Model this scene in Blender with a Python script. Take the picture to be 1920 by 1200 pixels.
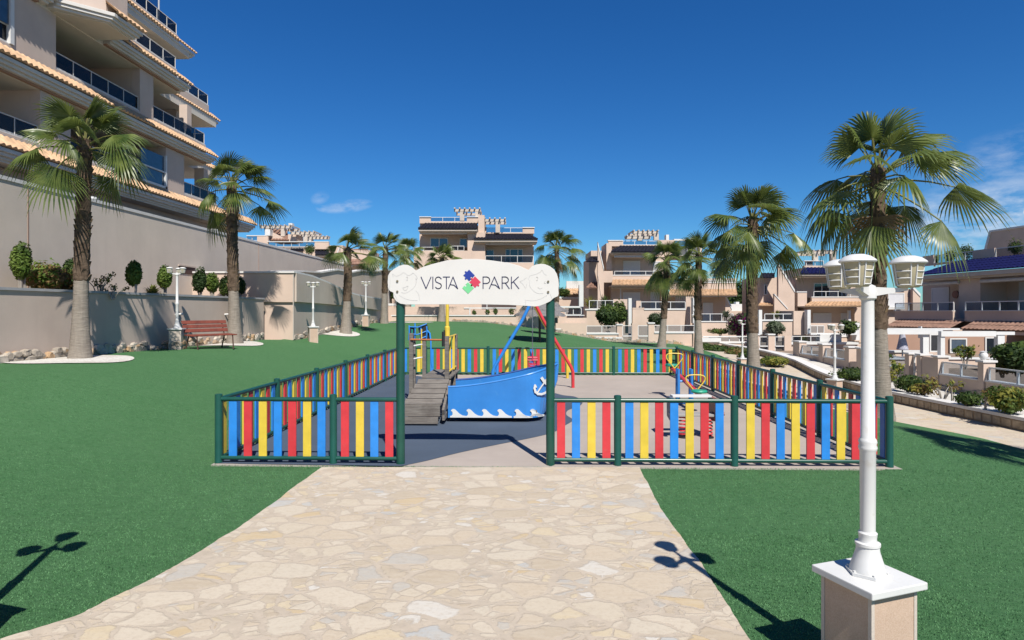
import bpy, bmesh, math, random
from mathutils import Vector, Matrix, noise as mnoise

for o in list(bpy.data.objects): bpy.data.objects.remove(o)
SC = bpy.context.scene
COL = SC.collection
R = math.radians

# ------------------------------------------------------------------ camera
FPX, HC, HZ, TH = 1166.0, 2.13, 584.0, R(1.473)
cam_d = bpy.data.cameras.new('camera'); cam = bpy.data.objects.new('camera', cam_d); COL.objects.link(cam)
cam.location = (0, 0, HC); cam.rotation_euler = (R(90), 0, TH)
cam_d.sensor_width = 36; cam_d.lens = FPX / 1920 * 36
cam_d.shift_y = -(600 - HZ) / 1920
cam_d.clip_end = 5000; cam_d.clip_start = 0.05
SC.camera = cam

# ------------------------------------------------------------------ sun and sky
SUNV = Vector((0.279, -0.801, 1.03)).normalized()
sun_d = bpy.data.lights.new('sun', 'SUN'); sun_d.energy = 5.0; sun_d.angle = R(0.5); sun_d.color = (1.0, 0.95, 0.87)
sun = bpy.data.objects.new('sun', sun_d); COL.objects.link(sun)
sun.rotation_euler = SUNV.to_track_quat('Z', 'Y').to_euler()
sun.location = (20, -60, 80)
elev = math.asin(SUNV.z); az = math.atan2(SUNV.x, SUNV.y)
wd = bpy.data.worlds.new('World'); SC.world = wd; wd.use_nodes = True
nt = wd.node_tree; nt.nodes.clear()
def wn(t, **k):
    n = nt.nodes.new(t)
    for a, b in k.items(): setattr(n, a, b)
    return n
sky = wn('ShaderNodeTexSky', sky_type='NISHITA', sun_disc=False)
sky.sun_elevation = elev; sky.sun_rotation = az
sky.altitude = 300; sky.air_density = 1.0; sky.dust_density = 0.1; sky.ozone_density = 2.0
hsv = wn('ShaderNodeHueSaturation'); hsv.inputs['Saturation'].default_value = 1.32; hsv.inputs['Hue'].default_value = 0.503
nt.links.new(sky.outputs[0], hsv.inputs['Color'])
# thin wisps of cloud low over the houses
tc = wn('ShaderNodeTexCoord')
def wisp(px, py, sx, sy, amt, seedv, rot=0.0):
    cx = (px - 960) / FPX; d = Vector((cx * math.cos(TH) - math.sin(TH), cx * math.sin(TH) + math.cos(TH), (HZ - py) / FPX)).normalized()
    side = Vector((d.y, -d.x, 0)).normalized(); up = side.cross(d)
    s2 = side * math.cos(rot) + up * math.sin(rot); u2 = up * math.cos(rot) - side * math.sin(rot)
    def comp(v, s):
        n = wn('ShaderNodeVectorMath', operation='DOT_PRODUCT'); nt.links.new(tc.outputs['Generated'], n.inputs[0]); n.inputs[1].default_value = v
        m = wn('ShaderNodeMath', operation='DIVIDE'); nt.links.new(n.outputs['Value'], m.inputs[0]); m.inputs[1].default_value = s
        q = wn('ShaderNodeMath', operation='POWER'); nt.links.new(m.outputs[0], q.inputs[0]); q.inputs[1].default_value = 2
        return q
    a = comp(s2, sx / FPX); b = comp(u2, sy / FPX)
    add = wn('ShaderNodeMath', operation='ADD'); nt.links.new(a.outputs[0], add.inputs[0]); nt.links.new(b.outputs[0], add.inputs[1])
    inv = wn('ShaderNodeMath', operation='SUBTRACT', use_clamp=True); inv.inputs[0].default_value = 1.0; nt.links.new(add.outputs[0], inv.inputs[1])
    dd = wn('ShaderNodeVectorMath', operation='DOT_PRODUCT'); nt.links.new(tc.outputs['Generated'], dd.inputs[0]); dd.inputs[1].default_value = d
    front = wn('ShaderNodeMath', operation='GREATER_THAN'); nt.links.new(dd.outputs['Value'], front.inputs[0]); front.inputs[1].default_value = 0.2
    mp = wn('ShaderNodeMapping'); nt.links.new(tc.outputs['Generated'], mp.inputs['Vector'])
    mp.inputs['Location'].default_value = (seedv, seedv * 2, 0); mp.inputs['Scale'].default_value = (1, 1, 2.6)
    nz = wn('ShaderNodeTexNoise'); nz.inputs['Scale'].default_value = 26; nz.inputs['Detail'].default_value = 7; nz.inputs['Roughness'].default_value = 0.6
    nt.links.new(mp.outputs[0], nz.inputs['Vector'])
    rmp = wn('ShaderNodeMapRange'); rmp.inputs[1].default_value = 0.38; rmp.inputs[2].default_value = 0.68
    nt.links.new(nz.outputs[0], rmp.inputs[0])
    m1 = wn('ShaderNodeMath', operation='MULTIPLY'); nt.links.new(inv.outputs[0], m1.inputs[0]); nt.links.new(rmp.outputs[0], m1.inputs[1])
    m2 = wn('ShaderNodeMath', operation='MULTIPLY'); nt.links.new(m1.outputs[0], m2.inputs[0]); nt.links.new(front.outputs[0], m2.inputs[1])
    m3 = wn('ShaderNodeMath', operation='MULTIPLY', use_clamp=True); nt.links.new(m2.outputs[0], m3.inputs[0]); m3.inputs[1].default_value = amt
    return m3
tint = wn('ShaderNodeMixRGB', blend_type='MULTIPLY'); tint.inputs['Fac'].default_value = 1.0; tint.inputs['Color2'].default_value = (0.42, 0.81, 1.10, 1)
nt.links.new(hsv.outputs['Color'], tint.inputs['Color1']); col = tint.outputs[0]
for args in [(652, 387, 50, 13, 0.6, 0.3, 0.16), (600, 371, 18, 12, 0.35, 1.2, 0.4), (604, 391, 12, 7, 0.5, 2.1, 0),
             (1870, 405, 190, 60, 0.75, 3.3, 0.06), (1960, 300, 160, 60, 0.35, 4.2, 0.1)]:
    w = wisp(*args)
    mx = wn('ShaderNodeMixRGB'); mx.inputs['Color2'].default_value = (7.2, 8.0, 9.2, 1)
    nt.links.new(w.outputs[0], mx.inputs['Fac']); nt.links.new(col, mx.inputs['Color1']); col = mx.outputs[0]
bg = wn('ShaderNodeBackground'); bg.inputs['Strength'].default_value = 0.062
nt.links.new(col, bg.inputs['Color'])
ow = wn('ShaderNodeOutputWorld'); nt.links.new(bg.outputs[0], ow.inputs['Surface'])
SC.view_settings.view_transform = 'Standard'; SC.view_settings.look = 'None'
SC.view_settings.exposure = 0.65; SC.view_settings.gamma = 1.0
SC.cycles.max_bounces = 10; SC.cycles.diffuse_bounces = 6; SC.cycles.transparent_max_bounces = 12
SC.cycles.use_denoising = True
SC.cycles.sample_clamp_indirect = 4.0

# ------------------------------------------------------------------ picture <-> place
def ray(px):
    cx = (px - 960) / FPX
    return (cx * math.cos(TH) - math.sin(TH), cx * math.sin(TH) + math.cos(TH))
def W(px, py, d):
    a, b = ray(px)
    return Vector((a * d, b * d, HC - (py - HZ) / FPX * d))
def Gz(px, py, z=0.0):
    return W(px, py, FPX * (HC - z) / (py - HZ))
def S(a, b, x):
    t = max(0.0, min(1.0, (x - a) / (b - a))); return t * t * (3 - 2 * t)
def lerp(a, b, t): return a + (b - a) * t
def pw(x, pts):
    if x <= pts[0][0]: return pts[0][1]
    for (x0, y0), (x1, y1) in zip(pts, pts[1:]):
        if x <= x1: return lerp(y0, y1, (x - x0) / (x1 - x0))
    return pts[-1][1]
def height(x, y):
    hl = 1.0 * S(-4.8, -10.2, x) * S(3.0, 13.0, y) if x < -4.8 else 0.0
    hr = -0.62 * S(5.3, 10.5, x) * (1 - S(24, 37, y)) if x > 5.3 else 0.0
    p = pw(x, [(-6, 1.42), (-3, 1.32), (2, 0.72), (5.5, 0.12), (9, 0.0), (14, -0.3)])
    b = S(21.6, 38, y)
    return lerp(hl + hr, p, b)
def G(px, d):
    a, b = ray(px); x, y = a * d, b * d
    return Vector((x, y, height(x, y)))

# ------------------------------------------------------------------ mesh building
class MB:
    def __init__(s): s.v = []; s.f = []; s.mi = []; s.sm = []
    def add(s, vs, fs, mi=0, smooth=False):
        n = len(s.v); s.v += [tuple(v) for v in vs]
        for f in fs: s.f.append(tuple(n + i for i in f)); s.mi.append(mi); s.sm.append(smooth)
    def box(s, x0, x1, y0, y1, z0, z1, mi=0):
        if x0 > x1: x0, x1 = x1, x0
        if y0 > y1: y0, y1 = y1, y0
        if z0 > z1: z0, z1 = z1, z0
        s.add([(x0,y0,z0),(x1,y0,z0),(x1,y1,z0),(x0,y1,z0),(x0,y0,z1),(x1,y0,z1),(x1,y1,z1),(x0,y1,z1)],
              [(0,3,2,1),(4,5,6,7),(0,1,5,4),(1,2,6,5),(2,3,7,6),(3,0,4,7)], mi)
    def obox(s, c, size, M=None, mi=0):
        a, b, d = size[0]/2, size[1]/2, size[2]/2; c = Vector(c)
        vs = [Vector(p) for p in [(-a,-b,-d),(a,-b,-d),(a,b,-d),(-a,b,-d),(-a,-b,d),(a,-b,d),(a,b,d),(-a,b,d)]]
        if M is not None: vs = [M @ v for v in vs]
        s.add([v + c for v in vs], [(0,3,2,1),(4,5,6,7),(0,1,5,4),(1,2,6,5),(2,3,7,6),(3,0,4,7)], mi)
    def bar(s, p0, p1, w, h, mi=0):
        p0, p1 = Vector(p0), Vector(p1); d = p1 - p0; L = d.length; d.normalize()
        up = Vector((0,0,1)) if abs(d.z) < 0.95 else Vector((0,1,0))
        sx = d.cross(up).normalized(); uz = sx.cross(d)
        M = Matrix((d, -sx, uz)).transposed()
        s.obox((p0+p1)/2, (L, w, h), M, mi)
    def tube(s, pts, r, n=8, mi=0, caps=True, smooth=True):
        pts = [Vector(p) for p in pts]; k = len(pts)
        rs = r if isinstance(r, (list, tuple)) else [r]*k
        rings = []; up = None
        for i, p in enumerate(pts):
            t = (pts[min(i+1,k-1)] - pts[max(i-1,0)]).normalized()
            if up is None:
                up = Vector((0,0,1)) if abs(t.z) < 0.9 else Vector((1,0,0))
            a = t.cross(up).normalized(); b = a.cross(t).normalized(); up = b
            rings.append([p + (a*math.cos(2*math.pi*j/n) + b*math.sin(2*math.pi*j/n))*rs[i] for j in range(n)])
        vs = [v for rg in rings for v in rg]; fs = []
        for i in range(k-1):
            for j in range(n):
                fs.append((i*n+j, i*n+(j+1)%n, (i+1)*n+(j+1)%n, (i+1)*n+j))
        s.add(vs, fs, mi, smooth)
        if caps:
            m = len(s.v) - len(vs)
            s.f.append(tuple(m+j for j in range(n))[::-1]); s.mi.append(mi); s.sm.append(False)
            s.f.append(tuple(m+(k-1)*n+j for j in range(n))); s.mi.append(mi); s.sm.append(False)
    def lathe(s, prof, o=(0,0,0), n=20, mi=0, smooth=True):
        o = Vector(o); vs = []; fs = []
        for r, z in prof:
            for j in range(n):
                a = 2*math.pi*j/n; vs.append(o + Vector((r*math.cos(a), r*math.sin(a), z)))
        for i in range(len(prof)-1):
            for j in range(n): fs.append((i*n+j, i*n+(j+1)%n, (i+1)*n+(j+1)%n, (i+1)*n+j))
        s.add(vs, fs, mi, smooth); m = len(s.v) - len(vs)
        if prof[0][0] > 1e-4: s.f.append(tuple(m+j for j in range(n))[::-1]); s.mi.append(mi); s.sm.append(False)
        if prof[-1][0] > 1e-4: s.f.append(tuple(m+(len(prof)-1)*n+j for j in range(n))); s.mi.append(mi); s.sm.append(False)
    def prism(s, poly, a, b, axis='y', mi=0, flip=False):
        """poly in (x,z) extruded along y from a to b (axis y), (x,y) along z (axis z) or (y,z) along x (axis x)"""
        def P(u, w, t): return {'y': (u, t, w), 'z': (u, w, t), 'x': (t, u, w)}[axis]
        n = len(poly); vs = [P(u, w, a) for u, w in poly] + [P(u, w, b) for u, w in poly]
        fs = [tuple(range(n)), tuple(range(2*n-1, n-1, -1))] + [(i, n+i, n+(i+1)%n, (i+1)%n) for i in range(n)]
        s.add(vs, fs, mi)
    def stroke(s, pts, w, y0, y1, mi=0):
        """flat ribbon along (x,z) points, extruded from y0 to y1"""
        for (x0,z0),(x1,z1) in zip(pts, pts[1:]):
            dx, dz = x1-x0, z1-z0; L = math.hypot(dx, dz)
            if L < 1e-6: continue
            nx, nz = -dz/L*w/2, dx/L*w/2; ex, ez = dx/L*w*0.35, dz/L*w*0.35
            s.prism([(x0+nx-ex,z0+nz-ez),(x0-nx-ex,z0-nz-ez),(x1-nx+ex,z1-nz+ez),(x1+nx+ex,z1+nz+ez)], y0, y1, 'y', mi)
    def build(s, name, mats, parent=None, bevel=0, fix=True, sharp=40):
        me = bpy.data.meshes.new(name); me.from_pydata(s.v, [], s.f)
        if not isinstance(mats, (list, tuple)): mats = [mats]
        for m in mats: me.materials.append(m)
        me.polygons.foreach_set('material_index', s.mi); me.polygons.foreach_set('use_smooth', s.sm)
        if fix or bevel:
            bm = bmesh.new(); bm.from_mesh(me)
            if fix: bmesh.ops.recalc_face_normals(bm, faces=bm.faces)
            if bevel:
                es = [e for e in bm.edges if len(e.link_faces) == 2 and e.calc_face_angle(0) > 0.6]
                bmesh.ops.bevel(bm, geom=es, offset=bevel, segments=2, profile=0.6, affect='EDGES', clamp_overlap=True)
            bm.to_mesh(me); bm.free()
        if any(s.sm): me.set_sharp_from_angle(angle=R(sharp))
        me.update()
        o = bpy.data.objects.new(name, me); COL.objects.link(o)
        if parent is not None: o.parent = parent
        return o

def tag(o, label=None, cat=None, group=None, kind=None):
    if label: o['label'] = label
    if cat: o['category'] = cat
    if group: o['group'] = group
    if kind: o['kind'] = kind
    return o
def thing(name, label, cat, loc=(0,0,0), rotz=0.0, group=None):
    o = bpy.data.objects.new(name, None); COL.objects.link(o); o.empty_display_size = 0.2
    o.location = loc; o.rotation_euler = (0, 0, rotz)
    return tag(o, label, cat, group)
def copy_tree(o, parent=None):
    c = o.copy(); COL.objects.link(c)
    if parent is not None: c.parent = parent
    for ch in list(o.children): copy_tree(ch, c)
    return c

# ------------------------------------------------------------------ materials
def nmat(name):
    m = bpy.data.materials.new(name); m.use_nodes = True
    t = m.node_tree; b = t.nodes['Principled BSDF']
    return m, t, b
def N(t, typ, ins=None, **k):
    n = t.nodes.new(typ)
    for a, v in k.items(): setattr(n, a, v)
    for a, v in (ins or {}).items():
        if hasattr(v, 'is_linked') or isinstance(v, bpy.types.NodeSocket): t.links.new(v, n.inputs[a])
        else: n.inputs[a].default_value = v
    return n
def c4(c): return (c[0], c[1], c[2], 1)
def coords(t, scale=(1,1,1), world=False):
    if world: src = N(t, 'ShaderNodeNewGeometry').outputs['Position']
    else: src = N(t, 'ShaderNodeTexCoord').outputs['Object']
    return N(t, 'ShaderNodeMapping', {'Vector': src, 'Scale': scale}).outputs[0]
def mixc(t, fac, a, b, blend='MIX'):
    n = N(t, 'ShaderNodeMixRGB', {'Fac': fac, 'Color1': a if not isinstance(a, tuple) else c4(a), 'Color2': b if not isinstance(b, tuple) else c4(b)}, blend_type=blend)
    return n.outputs[0]
def mrange(t, v, a, b, c=0.0, d=1.0):
    return N(t, 'ShaderNodeMapRange', {0: v, 1: a, 2: b, 3: c, 4: d}).outputs[0]
def noise_(t, vec, scale, detail=4, rough=0.55):
    return N(t, 'ShaderNodeTexNoise', {'Vector': vec, 'Scale': scale, 'Detail': detail, 'Roughness': rough}).outputs[0]
def bump(t, b, h, strength=0.3, dist=0.02):
    n = N(t, 'ShaderNodeBump', {'Height': h, 'Strength': strength, 'Distance': dist}); t.links.new(n.outputs[0], b.inputs['Normal'])

def plain(name, c, rough=0.5, metal=0.0, var=0.10, vscale=4.0, bmp=0.0, bscale=60, spec=0.5, dirt=None):
    m, t, b = nmat(name); v = coords(t)
    n = noise_(t, v, vscale, 5)
    dk = tuple(x*(1-var) for x in c); lt = tuple(min(1, x*(1+var)) for x in c)
    colr = mixc(t, mrange(t, n, 0.3, 0.7), dk, lt)
    if dirt:
        n2 = noise_(t, v, vscale*3.1, 6, 0.65); colr = mixc(t, mrange(t, n2, 0.58, 0.74, 0, 0.55), colr, dirt)
    t.links.new(colr, b.inputs['Base Color'])
    b.inputs['Roughness'].default_value = rough; b.inputs['Metallic'].default_value = metal
    b.inputs['Specular IOR Level'].default_value = spec
    if bmp: bump(t, b, noise_(t, v, bscale, 3), bmp, 0.01)
    return m
def stucco(name, c, streak=0.12, var=0.08, bmp=0.25):
    m, t, b = nmat(name); v = coords(t, world=True)
    n = noise_(t, v, 0.7, 6, 0.6)
    colr = mixc(t, mrange(t, n, 0.3, 0.7), tuple(x*(1-var) for x in c), tuple(min(1, x*(1+var)) for x in c))
    vs = coords(t, (1.6, 1.6, 0.12), world=True)
    n2 = noise_(t, vs, 2.2, 6, 0.65)
    colr = mixc(t, mrange(t, n2, 0.5, 0.78, 0, streak*2.2), colr, tuple(x*0.72 for x in c))
    n3 = noise_(t, v, 90, 2)
    colr = mixc(t, mrange(t, n3, 0.3, 0.7, 0, 0.16), colr, tuple(x*0.7 for x in c))
    t.links.new(colr, b.inputs['Base Color']); b.inputs['Roughness'].default_value = 0.9
    b.inputs['Specular IOR Level'].default_value = 0.2
    bump(t, b, noise_(t, v, 70, 4), bmp, 0.012)
    return m
M = {}
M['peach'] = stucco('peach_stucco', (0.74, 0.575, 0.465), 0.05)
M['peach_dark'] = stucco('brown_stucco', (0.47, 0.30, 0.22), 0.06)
M['tan'] = stucco('tan_stucco', (0.63, 0.52, 0.44), 0.10)
M['tan_tall'] = stucco('pale_tan_stucco', (0.82, 0.715, 0.61), 0.10)
M['tan2'] = stucco('weathered_stucco', (0.66, 0.565, 0.475), 0.2)
M['flat'] = stucco('apartment_stucco', (0.72, 0.585, 0.50), 0.07)
M['soffit'] = stucco('soffit_render', (0.84, 0.77, 0.67), 0.02)
M['cornice'] = stucco('cornice_render', (0.78, 0.755, 0.71), 0.05)
M['cream'] = stucco('cream_render', (0.66, 0.58, 0.50), 0.05)
M['white'] = plain('white_paint', (0.80, 0.80, 0.78), 0.45, var=0.04, vscale=3)
M['lamp_white'] = plain('lamp_white_paint', (0.78, 0.78, 0.76), 0.4, var=0.05, vscale=4, dirt=(0.62, 0.57, 0.48))
M['trim'] = plain('white_trim', (0.80, 0.78, 0.75), 0.7, var=0.05, vscale=2)
M['coping'] = plain('grey_coping', (0.40, 0.40, 0.41), 0.8, var=0.12, vscale=3, bmp=0.2)
M['green'] = plain('green_fence_paint', (0.012, 0.085, 0.060), 0.32, var=0.12, vscale=5)
M['red'] = plain('red_board', (0.72, 0.048, 0.060), 0.42, var=0.12, vscale=5, bmp=0.15, bscale=18, dirt=(0.60, 0.12, 0.11))
M['yellow'] = plain('yellow_board', (0.83, 0.60, 0.065), 0.42, var=0.10, vscale=5, bmp=0.15, bscale=18, dirt=(0.70, 0.52, 0.13))
M['blue'] = plain('blue_board', (0.030, 0.27, 0.78), 0.42, var=0.12, vscale=5, bmp=0.15, bscale=18, dirt=(0.10, 0.32, 0.68))
M['boat'] = plain('boat_blue', (0.040, 0.255, 0.70), 0.4, var=0.10, vscale=2, dirt=(0.09, 0.33, 0.72))
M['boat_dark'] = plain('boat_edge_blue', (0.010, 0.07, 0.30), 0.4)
M['green_seat'] = plain('green_plastic', (0.02, 0.35, 0.22), 0.4)
M['navy'] = plain('navy_ink', (0.025, 0.028, 0.10), 0.5)
M['logo_blue'] = plain('logo_blue', (0.015, 0.045, 0.33), 0.45)
M['logo_red'] = plain('logo_red', (0.70, 0.05, 0.10), 0.45)
M['logo_green'] = plain('logo_green', (0.20, 0.68, 0.30), 0.45)
M['engrave'] = plain('engraved_line', (0.62, 0.61, 0.60), 0.7)
M['bolt'] = plain('old_bolt', (0.26, 0.22, 0.14), 0.45, metal=0.6)
M['steel'] = plain('galvanised_steel', (0.45, 0.46, 0.48), 0.4, metal=0.7)
M['grey_panel'] = plain('grey_blue_panel', (0.13, 0.16, 0.22), 0.5)
M['brown_panel'] = plain('brown_red_panel', (0.28, 0.11, 0.09), 0.5)
M['black'] = plain('black_rubber', (0.015, 0.015, 0.018), 0.6)
M['orange'] = plain('orange_bar', (0.55, 0.19, 0.07), 0.45)
M['brownmetal'] = plain('brown_metal', (0.10, 0.05, 0.035), 0.5)
M['bench'] = plain('bench_wood', (0.25, 0.065, 0.038), 0.5, var=0.25, vscale=6)
M['curtain'] = plain('roller_shutter', (0.72, 0.72, 0.74), 0.6, var=0.03)
M['purple'] = plain('bougainvillea', (0.20, 0.02, 0.12), 0.7, var=0.3)
M['tile_navy'] = plain('navy_glazed_tile', (0.022, 0.022, 0.034), 0.7, var=0.35, vscale=9, spec=0.1)
M['tile_cobalt'] = plain('cobalt_glazed_tile', (0.009, 0.012, 0.075), 0.8, var=0.35, vscale=7, spec=0.08)
M['tile'] = plain('terracotta_tile', (0.62, 0.40, 0.235), 0.75, var=0.30, vscale=3.2, bmp=0.2, bscale=40, dirt=(0.34, 0.21, 0.13))
M['tile_brown'] = plain('brown_tile', (0.30, 0.17, 0.12), 0.75, var=0.3, vscale=3.2)
M['thatch'] = plain('grey_thatch', (0.20, 0.19, 0.19), 0.9, var=0.35, vscale=14, bmp=0.5, bscale=60)
M['soil'] = plain('planter_soil', (0.30, 0.22, 0.16), 0.95, var=0.3, vscale=6, bmp=0.4)
M['awning'] = plain('awning_fabric', (0.66, 0.63, 0.60), 0.7)
M['parasol'] = plain('striped_fabric', (0.42, 0.42, 0.50), 0.8, var=0.35, vscale=16)

def shade_mat():
    m, t, b = nmat('lantern_plastic'); v = coords(t)
    colr = mixc(t, mrange(t, noise_(t, v, 9, 5), 0.35, 0.7), (0.84, 0.77, 0.53), (0.74, 0.65, 0.42))
    t.links.new(colr, b.inputs['Base Color']); b.inputs['Roughness'].default_value = 0.4
    tr = N(t, 'ShaderNodeBsdfTranslucent', {'Color': (0.75, 0.70, 0.50, 1)})
    mx = N(t, 'ShaderNodeMixShader', {0: 0.3, 1: b.outputs[0], 2: tr.outputs[0]})
    t.links.new(mx.outputs[0], t.nodes['Material Output'].inputs['Surface'])
    return m
M['shade'] = shade_mat()
def leafmat(name, c1, c2, tr=0.25, rough=0.62, trc=None, spec=0.2):
    m, t, b = nmat(name)
    n = noise_(t, coords(t, world=True), 3.2, 3)
    colr = mixc(t, mrange(t, n, 0.35, 0.68), c1, c2)
    t.links.new(colr, b.inputs['Base Color']); b.inputs['Roughness'].default_value = rough
    b.inputs['Specular IOR Level'].default_value = spec
    trn = N(t, 'ShaderNodeBsdfTranslucent', {'Color': c4(trc or tuple(min(1, x*1.6) for x in c2))})
    mx = N(t, 'ShaderNodeMixShader', {0: tr, 1: b.outputs[0], 2: trn.outputs[0]})
    t.links.new(mx.outputs[0], t.nodes['Material Output'].inputs['Surface'])
    return m
M['frond'] = leafmat('palm_frond', (0.055, 0.098, 0.020), (0.190, 0.235, 0.055), 0.25, 0.40, None, 0.45)
M['petiole'] = leafmat('palm_petiole', (0.16, 0.18, 0.05), (0.24, 0.22, 0.08), 0.05)
M['dead'] = leafmat('dead_frond', (0.20, 0.13, 0.07), (0.32, 0.23, 0.13), 0.15, 0.8)
M['leaf_dark'] = leafmat('dark_leaf', (0.025, 0.055, 0.014), (0.055, 0.095, 0.025))
M['leaf'] = leafmat('green_leaf', (0.055, 0.105, 0.018), (0.13, 0.18, 0.04))
M['leaf_bright'] = leafmat('bright_leaf', (0.085, 0.16, 0.022), (0.20, 0.27, 0.055))
M['leaf_yellow'] = leafmat('yellow_leaf', (0.16, 0.19, 0.03), (0.34, 0.31, 0.06))
M['leaf_red'] = leafmat('reddish_leaf', (0.16, 0.09, 0.035), (0.24, 0.17, 0.06))
M['leaf_grey'] = leafmat('grey_leaf', (0.10, 0.13, 0.08), (0.17, 0.20, 0.13))
M['bougain'] = leafmat('purple_bract', (0.13, 0.015, 0.08), (0.26, 0.03, 0.16))
M['stem'] = plain('woody_stem', (0.26, 0.20, 0.15), 0.9, var=0.25)
M['stem_white'] = plain('pale_stem', (0.40, 0.36, 0.31), 0.9, var=0.2)

def glassmat(name, tint, opacity, rough=0.03):
    m, t, b = nmat(name)
    b.inputs['Base Color'].default_value = c4(tint); b.inputs['Roughness'].default_value = rough
    b.inputs['Specular IOR Level'].default_value = 0.35
    trn = N(t, 'ShaderNodeBsdfTransparent', {'Color': (0.75, 0.8, 0.85, 1)})
    mx = N(t, 'ShaderNodeMixShader', {0: opacity, 1: trn.outputs[0], 2: b.outputs[0]})
    t.links.new(mx.outputs[0], t.nodes['Material Output'].inputs['Surface'])
    return m
M['glass_rail'] = glassmat('balcony_glass', (0.012, 0.014, 0.020), 0.66)
M['glass_clear'] = glassmat('clear_glass', (0.05, 0.07, 0.09), 0.10)
M['pane'] = plain('window_glass', (0.018, 0.026, 0.036), 0.05, var=0.2, spec=0.9)
M['pane_blue'] = plain('reflecting_glass', (0.05, 0.09, 0.14), 0.04, var=0.2, spec=1.0)

def turf():
    m, t, b = nmat('artificial_turf'); v = coords(t, world=True)
    big = noise_(t, v, 0.35, 4)
    colr = mixc(t, mrange(t, big, 0.3, 0.7), (0.078, 0.222, 0.082), (0.115, 0.278, 0.112))
    vs = coords(t, (0.5, 6, 6), world=True)
    st = noise_(t, vs, 1.0, 6, 0.7)
    colr = mixc(t, mrange(t, st, 0.42, 0.72, 0, 0.40), colr, (0.150, 0.30, 0.140))
    vs2 = coords(t, (3.0, 9, 9), world=True)
    mid = noise_(t, vs2, 3.0, 6, 0.75)
    colr = mixc(t, mrange(t, mid, 0.40, 0.66, 0, 0.65), colr, (0.040, 0.130, 0.044))
    m2 = noise_(t, coords(t, (14, 22, 14), world=True), 1.0, 5, 0.75)
    colr = mixc(t, mrange(t, m2, 0.42, 0.66, 0, 0.5), colr, (0.15, 0.31, 0.145))
    fine = noise_(t, v, 85, 4, 0.8)
    colr = mixc(t, mrange(t, fine, 0.35, 0.65, 0, 0.58), colr, (0.026, 0.090, 0.028))
    fine2 = noise_(t, v, 210, 2, 0.8)
    colr = mixc(t, mrange(t, fine2, 0.55, 0.75, 0, 0.35), colr, (0.20, 0.34, 0.17))
    t.links.new(colr, b.inputs['Base Color']); b.inputs['Roughness'].default_value = 0.85
    b.inputs['Specular IOR Level'].default_value = 0.15
    bump(t, b, fine, 0.8, 0.02)
    return m
M['turf'] = turf()
M['turf_pile'] = leafmat('turf_fibre', (0.095, 0.250, 0.098), (0.165, 0.355, 0.155), 0.25, 0.7)
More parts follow.
